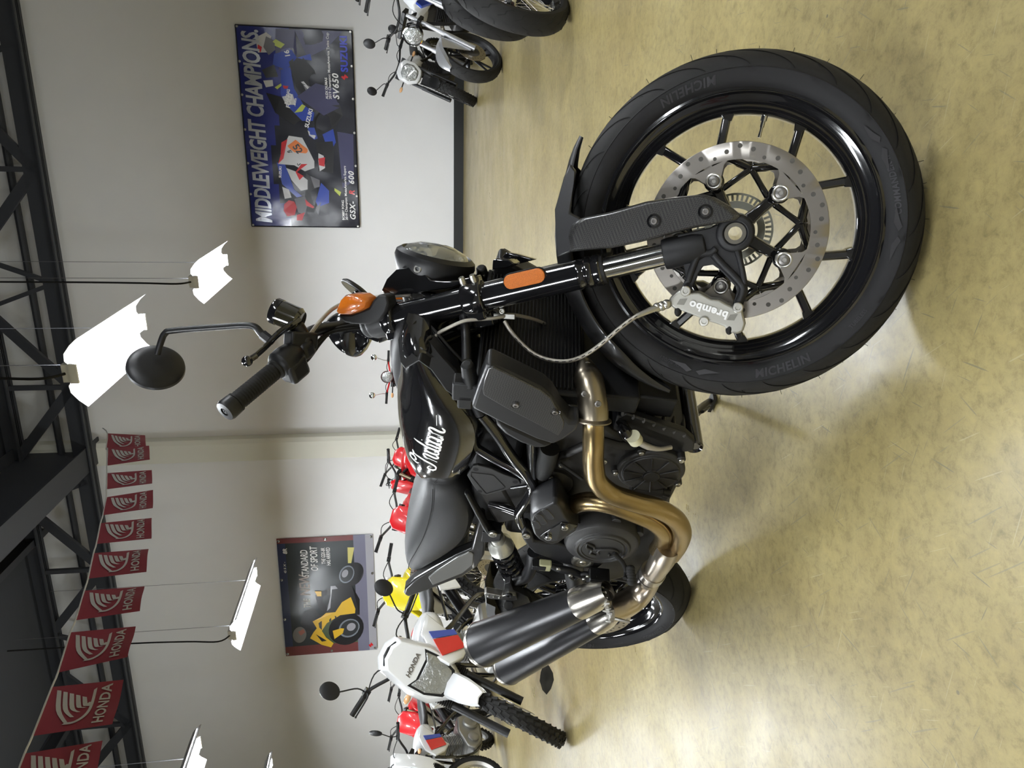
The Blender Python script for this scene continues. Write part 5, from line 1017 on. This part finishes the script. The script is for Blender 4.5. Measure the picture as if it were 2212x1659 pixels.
# ---- pennant string
def pennants():
    NF = 10; d0, d8 = 10.4, 5.27
    def sp(ix, iy, dep): r = ray(ix, iy); return C0+r*dep
    # string: 3D curve sampled from its sight lines
    keys = [(222, 930, 10.9), (232, 985, 10.0), (232, 1050, 9.05), (224, 1105, 8.4), (214, 1160, 7.75), (196, 1220, 7.15), (172, 1300, 6.5), (138, 1385, 5.95), (100, 1475, 5.45), (68, 1560, 5.0), (45, 1630, 4.7), (20, 1700, 4.4)]
    F = [(232, 936, 10.7, 229, 971, 10.25, 313, 938, 316, 969), (232, 968, 10.25, 231, 1006, 9.7, 322, 962, 324, 995), (231, 1022, 9.5, 230, 1057, 9.0, 328, 1017, 329, 1047), (230, 1074, 8.85, 222, 1113, 8.4, 331, 1061, 330, 1098), (217, 1130, 8.1, 208, 1175, 7.65, 328, 1120, 327, 1161), (202, 1195, 7.45, 190, 1250, 6.95, 321, 1184, 316, 1232), (182, 1276, 6.8, 163, 1340, 6.3, 312, 1263, 302, 1319), (152, 1366, 6.15, 125, 1453, 5.65, 293, 1351, 276, 1422), (112, 1484, 5.5, 70, 1590, 5.0, 267, 1470, 243, 1569), (53, 1628, 4.85, 20, 1720, 4.4, 222, 1605, 200, 1700)]
    cur = [sp(222, 925, 11.2)]
    for f in F: cur += [sp(f[0], f[1], f[2]), sp(f[3], f[4], f[5])]
    b = MB(); b.tube(catmull(cur, 3), .008, 6); b.build('pennant_string', mat('white_cord', (.5, .5, .48), .6)); s_o = bpy.data.objects['pennant_string']; tag(s_o, 'white cord with red pennants slung under the dark roof at left', 'cord')
    names = ['smallest red pennant farthest along the cord', 'second smallest red pennant, overlapping the farthest one', 'red pennant third from the far end of the cord', 'red pennant fourth from the far end of the cord', 'red pennant fifth from the far end of the cord', 'red pennant sixth from the far end of the cord', 'red pennant before the truss, seventh from the far end', 'red pennant third nearest along the cord', 'largest fully visible red pennant, nearest whole one', 'nearest red pennant, cut off by the picture edge']
    RM = mat('pennant_red', (.25, .026, .042), .6); WM = mat('pennant_white', (.50, .49, .47), .6)
    for i, f in enumerate(F):
        a, c = sp(f[0], f[1], f[2]), sp(f[3], f[4], f[5]); dd = .05
        e, g = sp(f[8-2], f[7], 1), None
        # lower corners: straight below the cord, keeping the cord's plan position
        def below(top, ix, iy):
            r = ray(ix, iy); hz = math.hypot(top[0], top[1]); t = hz/math.hypot(r[0], r[1]); return C0+r*t
        la, lc = below(a, f[6], f[7]), below(c, f[8], f[9])
        M = Matrix.Translation((a+c)/2); o = empty('pennant', M, names[i]+' with white wing emblem', 'pennant', 'red pennants on the cord'); T = M.inverted(); b = MB(T)
        # u along the cord: text runs from the near (left) end to the far (right) end
        nrm = (a-c).cross(V((0, 0, 1))).normalized()
        if nrm.dot(C0-a) < 0: nrm = -nrm
        def S(u, v, e_=0): p = (c.lerp(a, u)).lerp(lc.lerp(la, u), 1-v); return p+nrm*(.018*math.sin(u*5+i)*(1-v)*1.0+e_)
        n = 8; vs = [[b.v(S(x/n, y/n)) for x in range(n+1)] for y in range(n+1)]
        for y in range(n):
            for x in range(n): b.f([vs[y][x], vs[y][x+1], vs[y+1][x+1], vs[y+1][x]])
        sh = b.build('pennant_cloth', RM, o, smooth=80)
        b = MB(T)
        b.text('HONDA', 1, lambda q: S(.50+q[0]*.225, .20+q[1]*.20, .006), bold=.025, space=1.05)
        def band(up, dn):
            U1, D1 = catmull([V((*p, 0)) for p in up], 4), catmull([V((*p, 0)) for p in dn], 4)
            for q in range(len(U1)-1): b.f([b.v(S(p[0], p[1], .006)) for p in (U1[q], U1[q+1], D1[q+1], D1[q])])
        for k in range(5):
            t_ = (.90-.045*k, .90-.095*k); m_ = (.46+.012*k, .815-.087*k); r_ = (.17+.105*k, .655-.062*k)
            band([t_, m_, r_], [(t_[0]-.02, t_[1]-.062), (m_[0]-.01, m_[1]-.068), (r_[0]-.005, r_[1]-.055)])
        band([(.13, .67), (.13, .52), (.24, .40), (.45, .345), (.88, .345)], [(.17, .64), (.175, .53), (.27, .435), (.46, .385), (.84, .385)])
        b.build('pennant_print', WM, o, smooth=0)
pennants()
# red maker sign on the wall behind the viewer (seen only mirrored in the tank)
M = Matrix.Translation(wl(-6.5, 2.2, DEP-.05)); o = empty('wall_sign', M, 'large red lettering on the wall behind the viewer, mirrored in the tank', 'sign'); b = MB(M.inverted()); b.text('HONDA', 1.5, lambda q: wl(-6.5-q[0]*1.2, 2.6+q[1]*1.1, DEP-.03+q[2]), bold=.05, space=1.1); b.build('sign_letters', RED, o, smooth=0)
# ================================================================= showroom motorcycles in the background
def moto(name, label, cat, rear, head, c, lean=.17, steer=.5, group=None):
    """c: dict of sizes and colours; local frame x forward, y left, z up, origin at the rear contact point"""
    F = frame(head, lean, (rear[0], rear[1], 0)); root = empty(name, F, label, cat, group)
    g = lambda k, d: c.get(k, d)
    L, Rf, Rr, wf, wr = g('L', 1.38), g('Rf', .345), g('Rr', .315), g('wf', .045), g('wr', .055)
    rake = g('rake', .46); ax = V((-math.sin(rake), 0, math.cos(rake))); axle = V((L, 0, Rf)); off = V((math.cos(rake), 0, math.sin(rake)))*g('offset', .03)
    S = Matrix.Translation(axle-off) @ Matrix.Rotation(steer, 4, ax) @ Matrix.Translation(-(axle-off))
    low = min((S @ (axle+V((0, 0, -Rf))))[2], 0)
    wc = S @ axle
    # lift so the turned front wheel meets the floor with the bike's own pitch
    def B_(M=None): return MB(M)
    pm, sm, dk = g('paint', RED), g('seat', SEAT), SATIN
    def wheel_(M, R, w_, cast, rimm, nm):
        b = B_(M); hw = w_; prof = [(R*.80, -hw*.75), (R*.86, -hw*1.0), (R*.93, -hw*.98), (R*.975, -hw*.72), (R*.995, -hw*.35), (R, 0)]; prof += [(r, -y) for r, y in prof[::-1][1:]]
        b.mi = 0; b.lathe(prof, n=64)
        if g('knob', 0):
            n = g('kn', 44)
            for i in range(n):
                for j, (yy, a_) in enumerate(((-.78, .45), (-.30, .25), (.30, -.25), (.78, -.45))):
                    th = 2*PI*(i+(.5 if j % 2 else 0))/n; rr = R*(1.0 if abs(yy) < .5 else .965); e = V((math.cos(th), 0, math.sin(th))); t_ = V((-e[2], 0, e[0])); up = (e+V((0, yy*.6, 0))).normalized()
                    b.box(e*rr+V((0, yy*hw, 0)), (2*PI*R/n*.72, hw*.40, g('knob', .01)*1.6), X=(t_+V((0, a_*.8, 0))), Z=up)
        else:
            b.mi = 1
            for sg in (1, -1):
                for i in range(22):
                    th = 2*PI*(i+(0 if sg > 0 else .5))/22; pts = []
                    for k in range(4):
                        t = .15+.7*k/3; r, y = profile_at([(R*.93, -hw*.98), (R*.975, -hw*.72), (R*.995, -hw*.35), (R, 0)], t); a_ = th+.06*k+(.05 if k % 2 else 0); pts.append(V((r*1.004*math.cos(a_), y*sg*1.01, r*1.004*math.sin(a_))))
                    b.ribbon(pts, [V((.0, .0012, .002))]*4)
        b.build(nm+'_tire', [RUBBER, GROOVE], root, smooth=40)
        b = B_(M); b.lathe([(R*.80, -hw*.78), (R*.815, -hw*.85), (R*.79, -hw*.70), (R*.74, -hw*.45), (R*.735, 0), (R*.74, hw*.45), (R*.79, hw*.70), (R*.815, hw*.85), (R*.80, hw*.78)], n=56); rim = b.build(nm+'_rim', rimm, root)
        b = B_(M)
        b.lathe([(.012, -.055), (.04, -.05), (.03, -.03), (.03, .03), (.04, .05), (.012, .055)], n=24)
        if cast:
            for i in range(cast):
                a = 2*PI*i/cast+.3; e = V((math.cos(a), 0, math.sin(a)))
                for s_ in (-1, 1): b.tube([e*.03, V((math.cos(a+s_*.16), 0, math.sin(a+s_*.16)))*R*.74], [.013, .009], 8)
            b.build('wheel_spokes', rimm, rim)
        else:
            for i in range(36):
                a = 2*PI*i/36; a2 = a+(.42 if i % 2 else -.42); y = .035 if i % 4 < 2 else -.035; b.tube([V((math.cos(a2)*.035, y, math.sin(a2)*.035)), V((math.cos(a)*R*.745, y*.2, math.sin(a)*R*.745))], .0016, 4)
            b.build('wheel_spokes', CHROME, rim)
        b = B_(M); dr = g('disc', .12); dy = g('discy', .062)
        n = 36; b.rings([[V(((dr+(.004 if j % 3 == 0 else 0))*math.cos(2*PI*j/n), dy-.002, (dr+(.004 if j % 3 == 0 else 0))*math.sin(2*PI*j/n))) for j in range(n)], [V((dr*math.cos(2*PI*j/n), dy+.002, dr*math.sin(2*PI*j/n))) for j in range(n)]]); b.mi = 1
        for i in range(24): a = 2*PI*i/24; b.lathe([(.005, 0), (.0001, 0)], V((math.cos(a)*(dr-.02-(i % 3)*.009), dy+.0023, math.sin(a)*(dr-.02-(i % 3)*.009))), (0, 1, 0), 8)
        b.lathe([(dr*.55, 0), (.0001, 0)], V((0, dy+.0023, 0)), (0, 1, 0), 24); b.build('brake_disc', [DISCM, HOLE], root)
    Mf = S @ Matrix.Translation(axle)
    rimm = g('rim', ALU)
    wheel_(Mf, Rf, wf, g('cast', 0), rimm, 'front'); wheel_(Matrix.Translation((0, 0, Rr)), Rr, wr, g('cast', 0), rimm, 'rear')
    # fork
    zt = g('ztop', .86); tl = (zt-Rf)/ax[2]; fo = V((math.cos(rake), 0, math.sin(rake)))*g('offset', .03)
    hw = g('fw', .10); hp = axle-fo+ax*tl
    for sg in (-1, 1):
        Y = V((0, hw*sg, 0)); b = B_(S); b.cyl(axle+Y-ax*.02, axle+Y+ax*tl*.52, .026, .024, 16); b.build('fork_lower', g('forkm', dk), root)
        b = B_(S); b.cyl(axle+Y+ax*tl*.5, axle+Y+ax*(tl+.02), .0195, n=16); b.build('fork_tube', g('forku', dk), root)
        if g('gaiter', 0):
            b = B_(S); pr = []
            for i in range(16): pr += [(.024, tl*.5+i*.014), (.033, tl*.5+i*.014+.007)]
            b.lathe(pr, axle+Y, ax, 16); b.build('fork_gaiter', RUBBER, root)
    b = B_(S)
    for t in (tl*.78, tl*1.0): b.box(axle-fo*.2+ax*t, (.09, 2*hw+.06, .035), X=off, Z=ax)
    b.build('triple_clamp', dk, root, bevel=.004)
    # bars
    bh, bw = g('bar_h', .12), g('bar_w', .40); top = axle-fo+ax*(tl+.03); b = B_(S); pts = []
    for s_, x, z in ((-1, -.10, bh), (-.62, -.05, bh*.95), (-.25, .0, .03), (0, 0, .02), (.25, 0, .03), (.62, -.05, bh*.95), (1, -.10, bh)): pts.append(top+V((x, s_*bw, z)))
    b.tube(pts, .0115, 10, 5); b.build('handlebar', dk if not g('barm', 0) else g('barm', 0), root)
    for sg in (-1, 1):
        e, i_ = top+V((-.10, sg*bw, bh)), top+V((-.065, sg*bw*.70, bh*.96)); b = B_(S); b.lathe([(.012, 0), (.017, .002), (.0165, (e-i_).length), (.018, (e-i_).length+.004), (.0001, (e-i_).length+.006)], i_, (e-i_), 14); b.build('grip', RUBBER, root)
        b = B_(S); b.box(i_-(e-i_)*.22, (.045, .05, .035), X=e-i_); b.tube([i_-(e-i_)*.2+V((.03, 0, 0)), i_+V((.065, 0, -.005)), e+V((.06, 0, -.01))], [.007, .006, .005], 8, 3); b.ell(e+V((.06, 0, -.01)), (.008, .008, .008), 8); b.build('hand_control', dk, root)
        if g('mirror', 0):
            r_, mh, md = g('mirror', .05), g('mir_h', .2), g('mir_out', .05); p = i_-(e-i_)*.2; b = B_(S); tipp = p+V((.02, sg*md, mh)); b.tube([p, p+V((.01, 0, mh*.35)), p+V((.015, sg*md*.6, mh*.75)), tipp], .0048, 8, 4); ms = b.build('mirror_stem', g('mirm', dk), root)
            nz_ = V((1, sg*-.15, .1)).normalized(); b = B_(S); b.tube([tipp+nz_*.012+V((0, 0, r_*.6)), tipp+nz_*.004+V((0, 0, r_*.6)), tipp-nz_*.006+V((0, 0, r_*.6))], [r_*.7, r_*1.0, r_*1.0], 28, flat=g('mir_flat', 1.25)); b.build('mirror', g('mirm', dk), root)
        if g('signal', 0):
            p = top+V((.06, sg*g('sig_y', .16), g('sig_z', -.10))); b = B_(S); b.cyl(top+V((.03, sg*.06, g('sig_z', -.10))), p, .008, n=8); ss_ = b.build('signal_stalk', RUBBER, root); b = B_(S); b.ell(p+V((0, sg*.025, 0)), (.022, .036, .019)); b.build('turn_signal', mat('clear_amber', (.75, .42, .20), .15, 0, 1), root)
    if g('pad', 0):
        b = B_(S); b.box(top+V((.0, 0, .065)), (.05, .20, .05)); b.build('bar_pad', DECAL, root, bevel=.012)
        b = B_(S)
        for q in (-.06, 0, .06): b.box(top+V((.026, q, .065)), (.002, .03, .03))
        b.build('pad_print', RED, root)
    b = B_(S)
    for sg in (-1, 1): b.tube([top+V((-.06, sg*bw*.62, bh*.9)), top+V((.07, sg*.12, bh*1.2)), top+V((.10, sg*.03, 0)), top+V((.05, 0, -.12))], .0045, 6, 5)
    b.build('control_cable', RUBBER, root)
    # front fender
    fm = g('fender', pm); b = B_(S); R = []
    if g('high', 1):
        fc = axle-fo+ax*(tl*.60)+V((.0, 0, 0)); prof_ = [(-.26, .02, .045), (-.12, .045, .06), (.0, .055, .075), (.13, .045, .080), (.26, .02, .075), (.38, -.02, .058), (.43, -.04, .04)]
        fz = g('fz', .0)
        for x, z, w_ in prof_: o_ = fc+V((x, 0, z+fz)); R.append([o_+V((0, y*w_, zz)) for y, zz in ((-1, -.022), (-.85, 0), (0, .012), (.85, 0), (1, -.022), (.8, -.006), (0, .004), (-.8, -.006))])
    else:
        for i in range(13):
            th = math.radians(40+g('fspan', 110)*i/12); e = V((math.cos(th), 0, math.sin(th))); k = min(1, .35+i/4, .35+(12-i)/4); R.append([axle+e*(Rf+.012+z)+V((0, y*wf*1.25*k, 0)) for y, z in ((-1, -.03), (-.85, 0), (0, .012), (.85, 0), (1, -.03), (.8, -.005), (0, .006), (-.8, -.005))])
    b.rings(R); b.build('front_fender', fm, root, smooth=50)
    if not g('high', 1) :
        for sg in (-1, 1): b = B_(S); b.prism([axle+V((-.03, sg*wf*1.4, .03)), axle+V((.03, sg*wf*1.4, .02)), axle+V((.07, sg*wf*1.4, Rf*.95)), axle+V((-.08, sg*wf*1.4, Rf*.98))], (0, sg*.006, 0)); b.build('fender_stay', fm, root)
    # face: headlight or number plate
    fs = g('fs', 1); k = g('face', 'plate'); fp = axle-fo+ax*(tl*g('face_t', .86))+V((.10, 0, 0)); fx = V((math.cos(.25), 0, -math.sin(.25)*-1)).normalized(); fx = V((.97, 0, .22)); fz_ = V((-.22, 0, .97)); Yv = V((0, 1, 0))
    def face_poly(pts, x0, th, nm, m, par=root, bev=.006, bulge=0):
        b = B_(S); o = [fp+fx*x0+Yv*y*fs+fz_*z*fs for y, z in pts]; cc_ = sum(o, V((0, 0, 0)))/len(o); b.rings([[p-fx*th-(p-cc_)*-.06 for p in o], o, [cc_+(p-cc_)*.86+fx*bulge for p in o]]); return b.build(nm, m, par, bevel=bev)
    sy = lambda l: l+[(-y, z) for y, z in l[::-1]]
    if k == 'plate':
        face_poly(sy([(.05, .17), (.10, .13), (.115, .0), (.08, -.13), (.03, -.16)]), .02, .03, 'number_plate', g('plate', pm), bulge=.012)
    elif k == 'mask':
        face_poly(sy([(.035, .25), (.085, .22), (.125, .05), (.120, -.06), (.06, -.17), (.02, -.18)]), .0, .07, 'headlight_mask', WHITE, bulge=.05)
        ln = face_poly(sy([(.045, .035), (.085, .06), (.088, -.02), (.06, -.10), (.02, -.12)]), .052, .02, 'headlight_lens', GLASS, bulge=.004)
        b = B_(S); o = [fp+fx*.052+Yv*y*fs+fz_*z*fs for y, z in sy([(.052, .045), (.094, .072), (.097, -.022), (.068, -.112), (.02, -.134)])]; b.prism(o, -fx*.012); b.build('lens_surround', PLASTIC, root)
        b = B_(S); cc_ = fp+fx*.054+fz_*.11; b.text('HONDA', .040, lambda q: cc_+Yv*q[0]+fz_*q[1]+fx*.001, bold=.0015, shear=.2); b.build('mask_lettering', DARKST, root, smooth=0)
        face_poly(sy([(.02, .24), (.06, .22), (.095, .10), (.05, .12)]), .03, .01, 'mask_vent', PLASTIC, bulge=.002)
    elif k == 'hex':
        face_poly(sy([(.05, .13), (.10, .09), (.115, -.02), (.07, -.11), (.03, -.125)]), .02, .09, 'headlight_shell', WHITE, bulge=.012)
        face_poly(sy([(.035, .085), (.075, .055), (.085, -.02), (.05, -.085), (.02, -.095)]), .036, .02, 'headlight_lens', GLASS, bulge=.01)
        face_poly(sy([(.05, -.15), (.06, -.14), (.05, -.27), (.02, -.28)]), .0, .02, 'number_plate', PLASTIC)
    elif k == 'round':
        r = g('hl_r', .085); b = B_(S); b.lathe([(.0001, -.12), (r*.6, -.11), (r*.95, -.05), (r*1.0, 0), (r*1.02, .012), (r*.92, .014)], fp+fx*.03, fx, 36); h_ = b.build('headlight', g('hlm', GLOSS), root); b = B_(S); b.lathe([(r*.93, .012), (r*.6, .022), (.0001, .028)], fp+fx*.03, fx, 36); b.build('headlight_lens', GLASS, h_)
        b = B_(S); b.lathe([(r*1.03, .010), (r*1.04, .018), (r*.93, .02)], fp+fx*.03, fx, 36); b.build('headlight_ring', CHROME, h_)
    # chassis
    hd = hp+V((-.02, 0, -.04)); zs = g('zseat', .86); sx = g('sx', 0)
    b = B_(); 
    for sg in (-1, 1):
        b.tube([hd+V((0, sg*.03, 0)), V((L*.55, sg*.11, zs-.16)), V((L*.30, sg*.12, .50)), V((L*.30, sg*.10, .34))], .018, 10, 4)
        b.tube([hd+V((.01, sg*.02, -.12)), V((L*.72, sg*.05, .42)), V((L*.60, sg*.08, .25)), V((L*.30, sg*.09, .26))], .015, 10, 4)
        b.tube([V((L*.50, sg*.10, zs-.14)), V((.10, sg*.09, zs-.06)), V((-.08, sg*.06, zs-.02))], .011, 8, 3); b.tube([V((L*.32, sg*.11, .52)), V((.16, sg*.09, zs-.07))], .011, 8)
    b.build('frame', g('framem', dk), root)
    for sg in (-1, 1):
        b = B_(); b.tube([V((L*.33, sg*.09, .38)), V((L*.15, sg*.10, .36)), V((0, sg*.085, Rr))], [.026, .022, .020], 10, 3); b.build('swingarm', g('swm', ALU), root)
    eng = g('engm', ENGINE); b = B_(); b.prism([V((x, -.12, z)) for x, z in ((L*.33, .30), (L*.42, .24), (L*.60, .24), (L*.68, .32), (L*.66, .42), (L*.52, .50), (L*.36, .50), (L*.31, .40))], (0, .24, 0)); e_ = b.build('engine_case', eng, root, bevel=.02)
    for sg in (-1, 1): b = B_(); b.lathe([(.085, .0), (.085, .02), (.07, .035), (.03, .04), (.0001, .04)], V((L*.43, sg*.12, .36)), (0, sg, 0), 28); b.lathe([(.06, 0), (.06, .02), (.045, .03), (.0001, .03)], V((L*.58, sg*.12, .34)), (0, sg, 0), 24); b.build('engine_cover', eng, root)
    b = B_(); cy = V((L*.57, 0, .46)); cd_ = V((.25, 0, 1)).normalized()
    b.box(cy+cd_*.09, (.13, .13, .20), X=V((1, 0, -.25)), Z=cd_)
    for i in range(9): b.box(cy+cd_*(.01+i*.019), (.165, .17, .006), X=V((1, 0, -.25)), Z=cd_)
    b.box(cy+cd_*.22, (.15, .14, .07), X=V((1, 0, -.25)), Z=cd_); b.build('cylinder', eng, root, bevel=.002)
    b = B_(); b.tube([V((L*.62, -.03, .56)), V((L*.74, -.07, .50)), V((L*.70, -.13, .36)), V((L*.5, -.15, .34)), V((L*.3, -.15, .45))], .018, 12, 5); b.build('exhaust_pipe', g('pipem', STEEL), root)
    b = B_(); b.tube([V((L*.32, -.15, .44)), V((L*.2, -.15, .52)), V((-.10, -.15, .68))], [.03, .042, .048], 18, 2); b.build('silencer', g('canm', SATIN), root)
    # tank, seat, side panels, rear fender
    def body(sec, nm, m, par=root): b = B_(); b.rings([sect(x, w_, a, z_, [(0, 0), (.8, 0), (1, .3), (.95, .65), (.7, .9), (0, 1)]) for x, w_, a, z_ in sec]); return b.build(nm, m, par, smooth=50, sub=1)
    tz = g('ztank', zs+.08)
    tk = body([(L*.40, .05, zs+.0, zs-.08), (L*.46, .085, tz-.01, zs-.12), (L*.58, .12, tz+.02, zs-.14), (L*.68, .11, tz+.02, zs-.10), (hd[0]-.03, .06, tz, zs-.02)], 'fuel_tank', g('tank', pm))
    body([(-.06, .06, zs+.03, zs-.01), (.10, .09, zs+.03, zs-.03), (.30, .10, zs+.02, zs-.05), (L*.36, .10, zs-.01, zs-.08), (L*.46, .06, zs+.01, zs-.05)], 'seat', sm)
    if g('shroud', 1):
        for sg in (-1, 1):
            o = [V((x*L, sg*y, z)) for x, y, z in ((.50, .13, zs+.02), (.66, .15, zs+.06), (.80, .17, zs+.0), (.86, .19, zs-.10), (.80, .18, zs-.20), (.70, .15, zs-.26), (.62, .14, zs-.14))]
            b = B_(); cc_ = sum(o, V((0, 0, 0)))/len(o); b.rings([[p-V((0, sg*.02, 0)) for p in o], o, [cc_+(p-cc_)*.85+V((0, sg*.01, 0)) for p in o]]); sh_ = b.build('tank_shroud', g('shroudm', pm), root, bevel=.004)
            if g('stripe', 0):
                for m_, k0, k1, nm_ in ((RED, .05, .60, 'red_stripe'), (BLUE, .64, .88, 'blue_stripe')):
                    A_, B2, C_, D_ = V((.60*L, sg*.150, zs-.15)), V((.64*L, sg*.158, zs+.03)), V((.83*L, sg*.184, zs-.06)), V((.74*L, sg*.166, zs-.225))
                    q = [A_.lerp(D_, 1-k0), A_.lerp(D_, 1-k1), B2.lerp(C_, 1-k1), B2.lerp(C_, 1-k0)]; b = B_(); b.prism([p+V((0, sg*.012, 0)) for p in q], (0, sg*.004, 0)); b.build(nm_, m_, sh_)
    for sg in (-1, 1):
        o = [V((x, sg*y, z)) for x, y, z in ((.02, .10, zs-.04), (.18, .12, zs-.04), (L*.30, .12, zs-.10), (L*.26, .13, zs-.26), (.16, .12, zs-.18))]; b = B_(); b.prism(o, (0, -sg*.015, 0)); b.build('side_panel', g('panel', pm), root, bevel=.006)
    b = B_(); R = []
    for x, z, w_ in ((.16, zs-.02, .06), (.0, zs+.0, .08), (-.15, zs+.01, .08), (-.32, zs-.01, .065), (-.42, zs-.03, .045)): R.append([V((x, y*w_, z+zz)) for y, zz in ((-1, -.02), (-.8, 0), (0, .01), (.8, 0), (1, -.02), (.7, -.006), (0, .002), (-.7, -.006))])
    b.rings(R); b.build('rear_fender', g('rfender', pm), root, smooth=50)
    b = B_(); gpt = V((L*.42, .24, .02)); 
    # stand foot placed on the floor of the leaning frame
    Fi = F; y = .30; z = .0
    for _ in range(8): z = -(y*-math.sin(lean))/math.cos(lean)
    b.tube([V((L*.38, .10, .28)), V((L*.42, y, y*math.tan(lean)+.012))], .011, 8); b.build('side_stand', dk, root)
    b = B_()
    for sg in (-1, 1): b.box((L*.40, sg*.19, .33), (.05, .10, .02))
    b.box((L*.40, 0, .325), (.03, .34, .015)); b.build('footpeg', dk, root)
    return root
mir_ds = dict(fs=1.25, face='mask', paint=WHITE, fender=WHITE, mirror=.052, mir_h=.19, mir_out=.08, signal=1, gaiter=1, stripe=1, knob=.0065, kn=40, Rf=.345, L=1.40, engm=mat('silver_engine', (.30, .30, .29), .4, .7), panel=WHITE, rfender=WHITE, tank=WHITE, framem=GLOSS, zseat=.88, bar_h=.13, bar_w=.41, ztop=1.00, plate=WHITE, fz=.0)
def place(front, head, L): return (front[0]-math.cos(head)*L, front[1]-math.sin(head)*L)
fA = at(1216, 1566, 0)
moto('dual_sport_motorcycle', 'white dual sport motorcycle with headlight mask, whole front wheel in view', 'motorcycle', place(fA, -1.98, 1.40), -1.98, mir_ds, lean=.26, steer=.78, group='white dual sport motorcycles')
fB = at(1100, 1712, 0)
moto('dual_sport_motorcycle', 'white dual sport motorcycle at the picture edge with silver engine showing', 'motorcycle', place(fB, -1.80, 1.40), -1.80, mir_ds, lean=.22, steer=-.35, group='white dual sport motorcycles')
mx = dict(face='plate', paint=RED, L=1.45, Rf=.345, Rr=.33, ztop=1.06, zseat=.94, knob=.012, kn=34, fw=.11, bar_h=.10, barm=mat('black_bar', (.03, .03, .03), .4), rim=mat('mx_rim', (.35, .35, .35), .35, .8), forkm=ALU, forku=mat('fork_gold', (.35, .30, .2), .3, .8), fs=1.15, fz=.05)
def at_d(ix, iy, dist): r = ray(ix, iy); r2 = math.hypot(r[0], r[1]); p = C0+r*(dist/r2); return p
RL = ['red motocross bike nearest the wall pillar, bars just above the tank', 'red motocross bike in the middle of the red group behind the seat', 'red motocross bike nearest the yellow sport poster', 'red motocross bike behind the white dual sport at the picture edge', 'red motocross bike furthest towards the picture edge']
for (ix, iy, D, hd_, lab, st_) in ((900, 1028, 9.0, -1.75, RL[0], .5), (900, 1100, 8.1, -2.35, RL[1], -.2), (905, 1178, 7.3, -1.85, RL[2], .45), (885, 1500, 9.6, -1.6, RL[3], .2), (885, 1610, 9.4, -1.6, RL[4], .2)):
    p = at_d(ix, iy, D); moto('motocross_bike', lab, 'motorcycle', place((p[0], p[1]), hd_, 1.45), hd_, mx, lean=.12, steer=st_, group='red motocross bikes')
p = at_d(850, 1345, 6.9); my = dict(mx, pad=1, paint=YELLOW, plate=YELLOW, panel=BLUE, seat=BLUE, rfender=YELLOW, framem=SATIN, fs=1.3, ztop=1.10); moto('motocross_bike', 'yellow and blue motocross bike in front of the sport poster', 'motorcycle', place((p[0], p[1]), -1.75, 1.45), -1.75, my, lean=.12, steer=.25)
p = at_d(840, 826, 9.5); moto('mini_bike', 'small red retro bike with round headlight and two round chrome mirrors', 'motorcycle', place((p[0], p[1]), -1.62, 1.15), -1.62, dict(face='round', face_t=1.10, barm=RED, hl_r=.078, hlm=RED, paint=RED, L=1.15, Rf=.30, Rr=.30, wf=.055, ztop=1.12, zseat=.84, mirror=.042, mir_h=.17, mir_out=.03, mir_flat=1, mirm=CHROME, signal=1, high=0, shroud=0, bar_h=.06, bar_w=.36, offset=.03, sig_y=.22, sig_z=-.02, rake=.3), lean=.05, steer=.05)
hq = at(1029, 215, 0); moto('street_motorcycle', 'white and black street motorcycle with angular headlight near the back wall', 'motorcycle', place(hq, -2.35, 1.36), -2.35, dict(face='hex', fs=1.15, paint=mat('dark_panel', (.02, .02, .02), .4), tank=WHITE, fender=PLASTIC, plate=PLASTIC, mirror=.05, mir_h=.12, mir_out=.14, signal=1, sig_y=.2, high=0, fspan=40, shroud=0, rim=GLOSS, L=1.36, Rf=.315, ztop=.96, zseat=.80, bar_h=.07, bar_w=.38, rake=.43, wf=.058, wr=.07, knob=.004, kn=36), lean=.22, steer=.42)
sv = at(1083, 135, 0); moto('street_motorcycle', 'black street motorcycle with round headlight and silver forks by the picture edge', 'motorcycle', place(sv, -2.65, 1.36), -2.65, dict(face='round', hl_r=.09, paint=mat('dark_panel', (.02, .02, .02), .4), tank=WHITE, fender=SILVER, mirror=.045, mir_h=.14, mir_out=.08, signal=0, high=0, fspan=105, shroud=0, rim=SATIN, cast=5, L=1.38, Rf=.30, Rr=.30, ztop=.92, zseat=.78, bar_h=.08, bar_w=.37, rake=.42, wf=.06, wr=.075, forkm=SILVER, forku=SILVER, disc=.13), lean=.17, steer=.05)
adv = dict(face='hex', paint=BLUE, tank=BLUE, fender=WHITE, plate=WHITE, mirror=0, rim=GLOSS, cast=0, L=1.48, Rf=.325, Rr=.33, ztop=.98, zseat=.86, wf=.062, wr=.075, forkm=SILVER, forku=SILVER, disc=.15, discy=.07, knob=0, fz=.18)
a1 = at(1226, 20, 0); moto('adventure_motorcycle', 'adventure motorcycle at the picture edge, its nearer spoked front wheel in view', 'motorcycle', place(a1, -2.55, 1.48), -2.55, adv, lean=.14, steer=.1)
a2 = at(1152, 42, 0); moto('adventure_motorcycle', 'adventure motorcycle behind the nearer one, mostly its front tire showing', 'motorcycle', place(a2, -2.55, 1.48), -2.55, adv, lean=.14, steer=.1)
